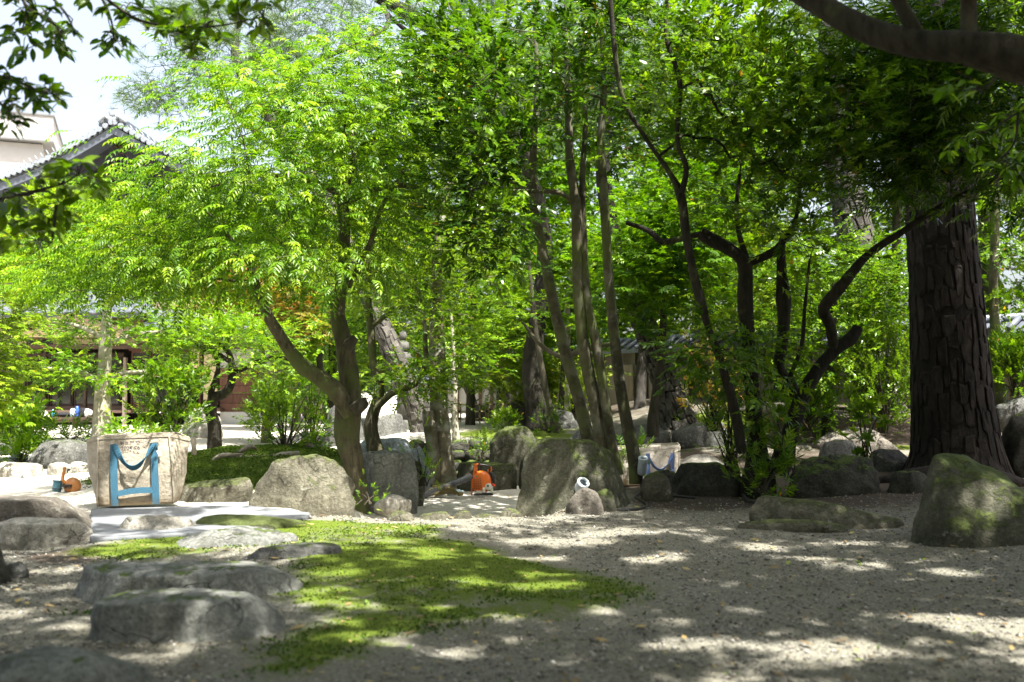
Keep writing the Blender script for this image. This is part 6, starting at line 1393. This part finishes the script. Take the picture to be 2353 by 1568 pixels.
bare('plated trunk behind the slim trunks at the dark gap of the wall', [(1470, 950, 13), (1474, 860, 13), (1480, 790, 12), (1484, 700, 10)], 17.5, 'bark_pine_grey', sd=67, blobs=[(1480, 650, 60, 40, 17.5, .7, 8)])
bare('short leaning trunk behind the bamboo fence, left part', [(1092, 965, 10), (1085, 920, 9), (1070, 880, 8), (1058, 820, 6)], 21.5, 'bark_brown', sd=68, blobs=[(1060, 800, 60, 34, 21.5, .8, 8)])
# ---- the two trees over the viewer: limb and crown shade the foreground
tree('overhanging_tree', 'great evergreen reaching over the foreground with a thick blurred limb at upper right', 'tree',
    [[('w', 4.1, 2.6, -.1, .26), ('w', 4.0, 2.7, 1.4, .22), ('w', 3.9, 2.9, 3.0, .20), ('w', 3.6, 3.0, 4.6, .16), ('w', 3.2, 2.6, 6.0, .12)],
     [('w', 3.9, 2.9, 1.9, .11), (2600, 190, 50, 3.6), (2353, 130, 44, 3.65), (2230, 110, 38, 3.7), (2100, 100, 33, 3.8), (1985, 66, 29, 3.9), (1890, 14, 27, 4.0), (1800, -50, 25, 4.1), (1640, -240, 18, 4.2), (1500, -500, 12, 4.3)],
     [(2420, 168, 30, 3.6), (2353, 172, 26, 3.7), (2290, 150, 24, 3.72), (2220, 130, 22, 3.74)],
     [(2118, 96, 16, 3.78), (2085, 40, 16, 3.8), (2040, -60, 15, 3.8), (2000, -300, 12, 3.8)], [(2228, 100, 17, 3.7), (2226, 30, 18, 3.7), (2220, -80, 16, 3.6), (2180, -400, 12, 3.4)]],
    [('w', 2.2, 1.2, 5.0, 2.0, 1.8, .55, 98), ('w', 3.8, 4.2, 5.4, 1.8, 1.8, .6, 98), ('w', .6, .4, 5.2, 1.6, 1.6, .5, 76), ('w', 5.2, 6.6, 6.0, 1.6, 1.6, .6, 76), ('w', 3.9, 6.2, 5.9, 1.3, 1.2, .5, 46), ('w', 5.2, 2.0, 5.0, 1.4, 2.0, .6, 66), ('w', 1.6, 3.2, 5.4, 1.4, 1.0, .4, 49), ('w', 4.4, -1, 5.2, 1.6, 1.4, .5, 44), ('w', 1.9, -1.2, 5.0, 1.8, 1.3, .5, 66)],
    'broad', 'leaf_mid', 'bark_brown', per=62, keep=0, spread=.24, scale=1.3, seed=30, seg=28, noise=.10, tint=(.5, .2), step=.05, root_from=.55)
tree('overhanging_evergreen', 'glossy evergreen standing outside the left edge, its leaves hang into the upper left corner', 'tree',
    [[('w', -3.7, 1.0, -.1, .2), ('w', -3.6, 1.1, 1.6, .17), ('w', -3.3, 1.3, 3.2, .14), ('w', -2.9, 1.4, 4.6, .10), ('w', -2.4, 1.2, 5.6, .07)]],
    [('w', -1.8, 1.0, 4.9, 1.7, 1.7, .5, 88), ('w', -3.4, 2.4, 5.0, 1.5, 1.7, .5, 76), ('w', -.9, -.8, 4.9, 1.4, 1.3, .5, 46), ('w', -3.4, 0, 4.8, 1.5, 1.4, .5, 53), ('w', -1.2, 2.9, 5.2, 1.4, .9, .4, 34), ('w', -1.7, 4.7, 5.3, 1.6, .9, .4, 32)],
    'broad', 'leaf_gloss', 'bark_smooth', per=62, keep=0, spread=.24, scale=1.3, seed=31, seg=20, tint=(.5, .2), root_from=.5)
# ---- unseen trees added around the viewer to block sky light
for i, (x, y, hgt, lb) in enumerate([(-5.5, -3.5, 7, 'unseen dense evergreen added for shade behind the viewer on the left'), (-1.5, -5.5, 8, 'unseen tall evergreen added for shade straight behind the viewer'), (2.8, -5.0, 8, 'unseen dense evergreen added for shade behind the viewer on the right'), (7.0, -2.0, 8, 'unseen broad evergreen added for shade far to the right of the viewer'), (8.2, 4.0, 8, 'unseen broad evergreen added for shade outside the right edge'), (-7.8, 1.2, 6, 'unseen broad evergreen added for shade outside the left edge')]):
    tree('unseen_shade_tree', lb, 'tree', [[('w', x, y, -.1, .16), ('w', x + .1, y, 2, .13), ('w', x, y + .1, 4.5, .10), ('w', x, y, hgt, .05)]], [('w', x, y, 1.6, 1.9, 1.5, 1.2, 30), ('w', x, y, 3.9, 2.2, 1.7, 1.3, 44), ('w', x, y, hgt - 1.2, 1.9, 1.6, 1.3, 34)], 'broad', 'leaf_mid', 'bark_brown', per=18, spread=.3, scale=2.6, seed=80 + i, minr=.01, tint=(.4, .2), group='unseen evergreens added around the viewer for shade')
# ---- near leaves, each leaf its own part
def near_leaf_mesh(k, mat):
    r = np.random.RandomState(k); L, W = 1.0, .40; V = []; C = []
    xs = [0, .16, .38, .62, .84, 1.0]; ws = [.03, .30, .48, .44, .22, .0]
    for x, w_ in zip(xs, ws):
        dz = -.22 * x * x * r.uniform(.6, 1.4)
        V += [(x, -w_ * W * 1.05, dz + .05 * w_ * 2), (x, 0, dz), (x, w_ * W * 1.05, dz + .05 * w_ * 2)]
    T = []
    for i in range(5):
        a = i * 3
        for o in (0, 1): T += [(a + o, a + o + 3, a + o + 4), (a + o, a + o + 4, a + o + 1)]
    me = mesh_np('leaf', V, T, mat, np.full(len(V), r.uniform(.15, .8)), smooth=True); return me
def near_branch(name, label, twigs, clusters, d, mat, L=.055, seed=1, n=(6, 9), droop=-.1, cap=290, scatter=14):
    rs = np.random.RandomState(seed); c0 = P(twigs[0][0][0], twigs[0][0][1], d); root = empty(name, c0, label, 'branch', 'leafy branches reaching into the picture from above')
    tl = []; allp = []
    for tw in twigs:
        sp, rr_ = spline([P(a, b, d + e) for a, b, e in tw], list(np.linspace(.009, .003, len(tw))), .03); tl.append((sp, rr_)); allp += list(sp)
    AP = np.array(allp); leaves = []
    for (a, b) in clusters:
        c = np.array(P(a, b, d + rs.normal() * .12)); j = AP[np.argmin(np.linalg.norm(AP - c, axis=1))]; m = (c + j) / 2 + rs.normal(size=3) * .015 + np.array([0, 0, .01]); tl.append((list(spline([j, m, c], [.004, .003, .002], .03)[0]), .0025))
        out = c - j; out = out / (np.linalg.norm(out) + 1e-6)
        for q in range(rs.randint(*n)):
            az = rs.uniform(0, 6.28); dr = np.array([math.cos(az), math.sin(az) * .8, rs.uniform(-.7, .45) + droop]) + out * .8; leaves.append((c + rs.normal(size=3) * .008 + out * rs.uniform(-.05, .01), dr, rs.uniform(.7, 1.15) * L))
    merge_tubes('twigs', [(p, [r] * len(p) if isinstance(r, float) else r) for p, r in tl], 'bark_brown', root, seg=5)
    ms = [near_leaf_mesh(seed * 10 + k, mat) for k in range(5)]
    for i, (p, dr, l) in enumerate(leaves[:cap]):
        x = Vector(dr).normalized(); up = Vector((rs.normal() * .5, rs.normal() * .5, 1)); y = up.cross(x).normalized(); z = x.cross(y); o = bpy.data.objects.new('leaf', ms[i % 5]); COL.objects.link(o); o.parent = root
        o.matrix_local = Matrix.Translation(Vector(p) - root.location) @ Matrix((x, y, z)).transposed().to_4x4() @ Matrix.Scale(l, 4)
near_branch('leafy_branch', 'dark leaf sprays hanging at the very upper left corner', [[(20, -60, 0), (60, 20, 0), (50, 70, 0)], [(60, 20, 0), (120, 50, 0), (150, 100, 0)], [(80, -50, 0), (150, 30, 0), (170, 70, 0)]],
    [(30, -5), (85, 15), (70, 45), (22, 62), (20, 85), (100, 38), (55, 115), (75, 100), (135, 78), (160, 60), (170, 75), (140, 105), (120, 95), (150, 118), (130, 60), (60, -10), (95, 70), (115, 20), (50, 30)], 4.3, 'leaf_gloss', .076, 3)
near_branch('leafy_branch', 'small hanging leaf spray right of the corner sprays, against white sky', [[(210, -50, 0), (250, 30, 0), (262, 80, 0)]], [(232, 88), (255, 72), (275, 82), (290, 96), (262, 110), (240, 122), (228, 108), (285, 115), (245, 95), (300, 104)], 4.5, 'leaf_gloss', .056, 4, n=(4, 7))
near_branch('leafy_branch', 'long row of olive green leaves along the top edge left of centre', [[(180, -60, 0), (260, 10, 0), (330, 50, 0), (420, 60, 0), (500, 60, 0), (600, 40, 0)], [(420, 60, 0), (440, 100, 0), (440, 120, 0)], [(600, -60, 0), (590, 10, 0), (620, 60, 0)]],
    [(200, 5), (240, 20), (290, 18), (330, 20), (345, 45), (372, 62), (395, 40), (360, 15), (410, 20), (425, 62), (450, 50), (430, 92), (440, 112), (415, 80), (470, 70), (490, 45), (510, 85), (480, 20), (530, 25), (560, 40), (545, 8), (580, 20), (600, 50), (615, 70), (590, 70), (570, 5), (620, 10), (390, 70), (455, 90), (300, 40), (500, 10)], 4.4, 'leaf_mid', .078, 5, n=(6, 9))
near_branch('leafy_branch', 'leaf spray entering at the left edge below the corner, against the sky', [[(-60, 170, 0), (20, 180, 0), (80, 205, 0), (130, 220, 0)], [(-40, 220, 0), (10, 245, 0), (30, 280, 0)]],
    [(10, 158), (22, 175), (48, 185), (62, 198), (80, 215), (100, 195), (112, 225), (130, 200), (135, 230), (68, 235), (15, 205), (40, 248), (10, 235), (20, 265), (35, 275), (50, 270), (15, 290), (5, 180), (92, 232)], 4.0, 'leaf_gloss', .068, 6)
near_branch('leafy_branch', 'lower left leaf branch in front of the dark gable boards', [[(-60, 470, 0), (40, 450, 0), (110, 440, 0), (140, 470, 0)], [(40, 450, 0), (80, 440, 0), (150, 420, 0), (180, 400, 0)], [(130, 470, 0), (125, 520, 0), (120, 560, 0)]],
    [(110, 385), (140, 375), (160, 385), (130, 405), (185, 370), (210, 415), (225, 400), (150, 430), (165, 450), (95, 400), (235, 420), (195, 440), (60, 465), (40, 480), (90, 480), (10, 500), (30, 520), (60, 510), (100, 500), (140, 500), (80, 530), (20, 545), (50, 545), (110, 525), (160, 490), (0, 560), (75, 555), (30, 440), (215, 440), (5, 470)], 4.2, 'leaf_mid', .080, 7)
near_branch('maple_branch', 'glowing lobed leaf spray hanging just below the thick limb at upper right', [[(2300, 150, 0), (2280, 190, 0), (2250, 205, 0)]], [(2195, 165), (2180, 195), (2215, 190), (2165, 205), (2240, 200)], 4.0, 'leaf_fresh', .085, 8, n=(3, 5), droop=-.5)
near_branch('leafy_branch', 'sunlit leaf sprays along the right margin beside the massive pine', [[(2420, 230, 0), (2340, 260, 0), (2270, 300, 0), (2200, 320, 0)], [(2340, 260, 0), (2330, 330, 0), (2280, 380, 0)]],
    [(2330, 250), (2300, 262), (2270, 285), (2240, 300), (2215, 318), (2190, 330), (2310, 300), (2340, 290), (2280, 320), (2250, 340), (2320, 340), (2345, 350), (2290, 375), (2260, 380), (2225, 350), (2350, 380), (2180, 350), (2310, 400), (2340, 420)], 5.6, 'leaf_fresh', .075, 9)
# hanging foliage in front of the big pine top
tree('hanging_evergreen', 'dim evergreen crown hanging in front of the upper half of the massive pine', 'tree', [[('w', 4.7, 7.3, -.1, .12), ('w', 4.8, 7.4, 1.8, .10), ('w', 4.4, 7.5, 3.2, .08), ('w', 3.6, 7.6, 3.7, .06), ('w', 2.8, 7.6, 3.8, .04)]],
    [(2090, 250, 140, 100, 7.6, .8, 46), (2250, 230, 120, 110, 7.4, .8, 36), (1990, 130, 110, 110, 7.6, .7, 26), (2180, 370, 120, 60, 7.8, .6, 18), (2050, 400, 60, 60, 8, .5, 14), (2200, 80, 160, 70, 7.4, .9, 36), (2330, 420, 50, 60, 7.6, .5, 12)], 'lance', 'leaf_gloss', 'bark_dark', per=15, spread=.19, scale=.9, seed=33, tint=(.5, .22), root_from=.5)

# ================================================================== SHRUBS AND SMALL PLANTS
shrub('dark_leaved_shrub', 'dense dark green shrub between canvas bag and old plum', 'shrub', 395, 1022, 12.2, 130, 165, 42, 'broad', 'leaf_mid', per=9, scale=1.0, tint=(.35, .2), seed=1)
shrub('shrub', 'bright loose shrub directly behind the canvas bag rim', 'shrub', 300, 1022, 11.2, 100, 50, 15, 'broad', 'leaf_fresh', per=6, scale=.9, seed=2)
shrub('fern', 'yellowing fern tuft between the smooth trunk and dark shrub', 'fern', 348, 1015, 12.6, 70, 52, 12, 'fern', 'leaf_yellow', per=2, scale=.8, tint=(.8, .1), seed=3)
shrub('low_plant', 'low strappy plant on top of the smooth grey boulder', 'plant', 160, 1012, 12.8, 80, 26, 16, 'lance', 'leaf_mid', per=4, scale=.9, seed=4)
shrub('bamboo_grass', 'bright bamboo grass clump at the left edge by the pale boulder', 'shrub', 42, 1022, 13.2, 100, 62, 36, 'lance', 'leaf_fresh', per=7, scale=1.2, seed=5)
shrub('bamboo_grass', 'bamboo grass fringe left of the smooth grey boulder', 'shrub', 45, 1056, 12.0, 70, 34, 18, 'lance', 'leaf_fresh', per=5, scale=1.0, seed=6)
shrub('sapling', 'thin stemmed leafy sapling left of the big forked trunk', 'plant', 655, 1040, 10.9, 130, 150, 30, 'broad', 'leaf_mid', per=5, scale=.75, seed=7, stems=6)
shrub('sapling', 'airy sapling further right, close against the forked trunk', 'plant', 715, 1030, 11.8, 90, 160, 26, 'broad', 'leaf_fresh', per=5, scale=.8, seed=8, stems=6)
shrub('seedling', 'tiny green seedling at the foot of the big lichen boulder', 'plant', 845, 1150, 8.0, 34, 26, 8, 'broad', 'leaf_fresh', per=3, scale=.42, seed=9)
shrub('seedling', 'thin seedling standing left of the forked pale trunk', 'plant', 972, 1110, 9.6, 50, 90, 10, 'small', 'leaf_fresh', per=3, scale=.8, seed=10, stems=2)
shrub('lance_leaved_shrub', 'narrow leaved shrub with reddish tips at the left of the crooked tree', 'shrub', 1680, 1080, 8.3, 100, 200, 22, 'lance', 'leaf_mid', per=5, scale=.62, seed=11, stems=8, off=-.1, tint=(.65, .25))
shrub('lance_leaved_shrub', 'green arching sprays low over the dark soil under the crooked tree', 'shrub', 1755, 1122, 7.9, 100, 80, 14, 'lance', 'leaf_mid', per=5, scale=.7, seed=12, stems=5, tint=(.45, .2))
shrub('reddish_shrub', 'shrub with orange red young shoots before the dim wall boards', 'shrub', 1640, 985, 10.5, 90, 190, 26, 'lance', 'leaf_red', per=4, scale=.7, seed=13, stems=7, tint=(.3, .3))
shrub('lance_leaved_shrub', 'mixed leaf shrub covering the stems of the crooked tree, right side', 'shrub', 1810, 1075, 8.2, 90, 150, 10, 'broad', 'leaf_mid', per=5, scale=.8, seed=14, tint=(.4, .25))
shrub('broad_leaved_plant', 'single stem plant with large leaves before the dappled brown boulder', 'plant', 1992, 1050, 9.9, 100, 120, 9, 'whorl', 'leaf_mid', per=3, scale=1.1, seed=15, stems=2, tint=(.6, .2), off=0)
shrub('sunlit_shrub', 'twiggy sunlit shrub in front of the ridged pine', 'shrub', 2030, 990, 12.6, 150, 250, 60, 'small', 'leaf_gloss', per=7, scale=1.3, seed=16, stems=7, tint=(.85, .12))
shrub('shrub', 'dense dark green bush under the dark wall at the right margin', 'shrub', 2335, 905, 12.2, 110, 120, 50, 'small', 'leaf_mid', per=9, scale=1.3, seed=17)
shrub('shrub', 'low shrub on the mossy bank left of the upright fence rock', 'shrub', 1160, 985, 15.4, 60, 26, 14, 'broad', 'leaf_mid', per=5, scale=1.0, seed=18)
shrub('sapling', 'slim sunlit sapling with stacked leaves behind the slim trunks', 'plant', 1318, 962, 16.4, 34, 100, 22, 'broad', 'leaf_yellow', per=4, scale=1.0, seed=19, stems=2)
shrub('shrub', 'round bright azalea behind the mossy fence rock', 'shrub', 1225, 955, 18.2, 70, 110, 50, 'small', 'leaf_yellow', per=9, scale=1.6, seed=20)
shrub('low_plant', 'small plant by the grey rock behind the great boulder', 'plant', 1262, 990, 14.6, 44, 46, 14, 'broad', 'leaf_mid', per=4, scale=.8, seed=21)
shrub('shrub', 'leafy bush right of the pine foot on the bank', 'shrub', 1850, 985, 13.0, 110, 120, 40, 'broad', 'leaf_fresh', per=6, scale=1.0, seed=22)
shrub('shrub', 'small leaved bush in front of the white footing of the house', 'shrub', 620, 990, 17.0, 90, 80, 34, 'small', 'leaf_mid', per=8, scale=1.8, seed=23)
shrub('low_plant', 'ragged green tuft beside the upright squarish boulder', 'plant', 1105, 1052, 12.4, 40, 40, 12, 'lance', 'leaf_mid', per=4, scale=.6, seed=24)
print('leaf triangles', NTRI[0])
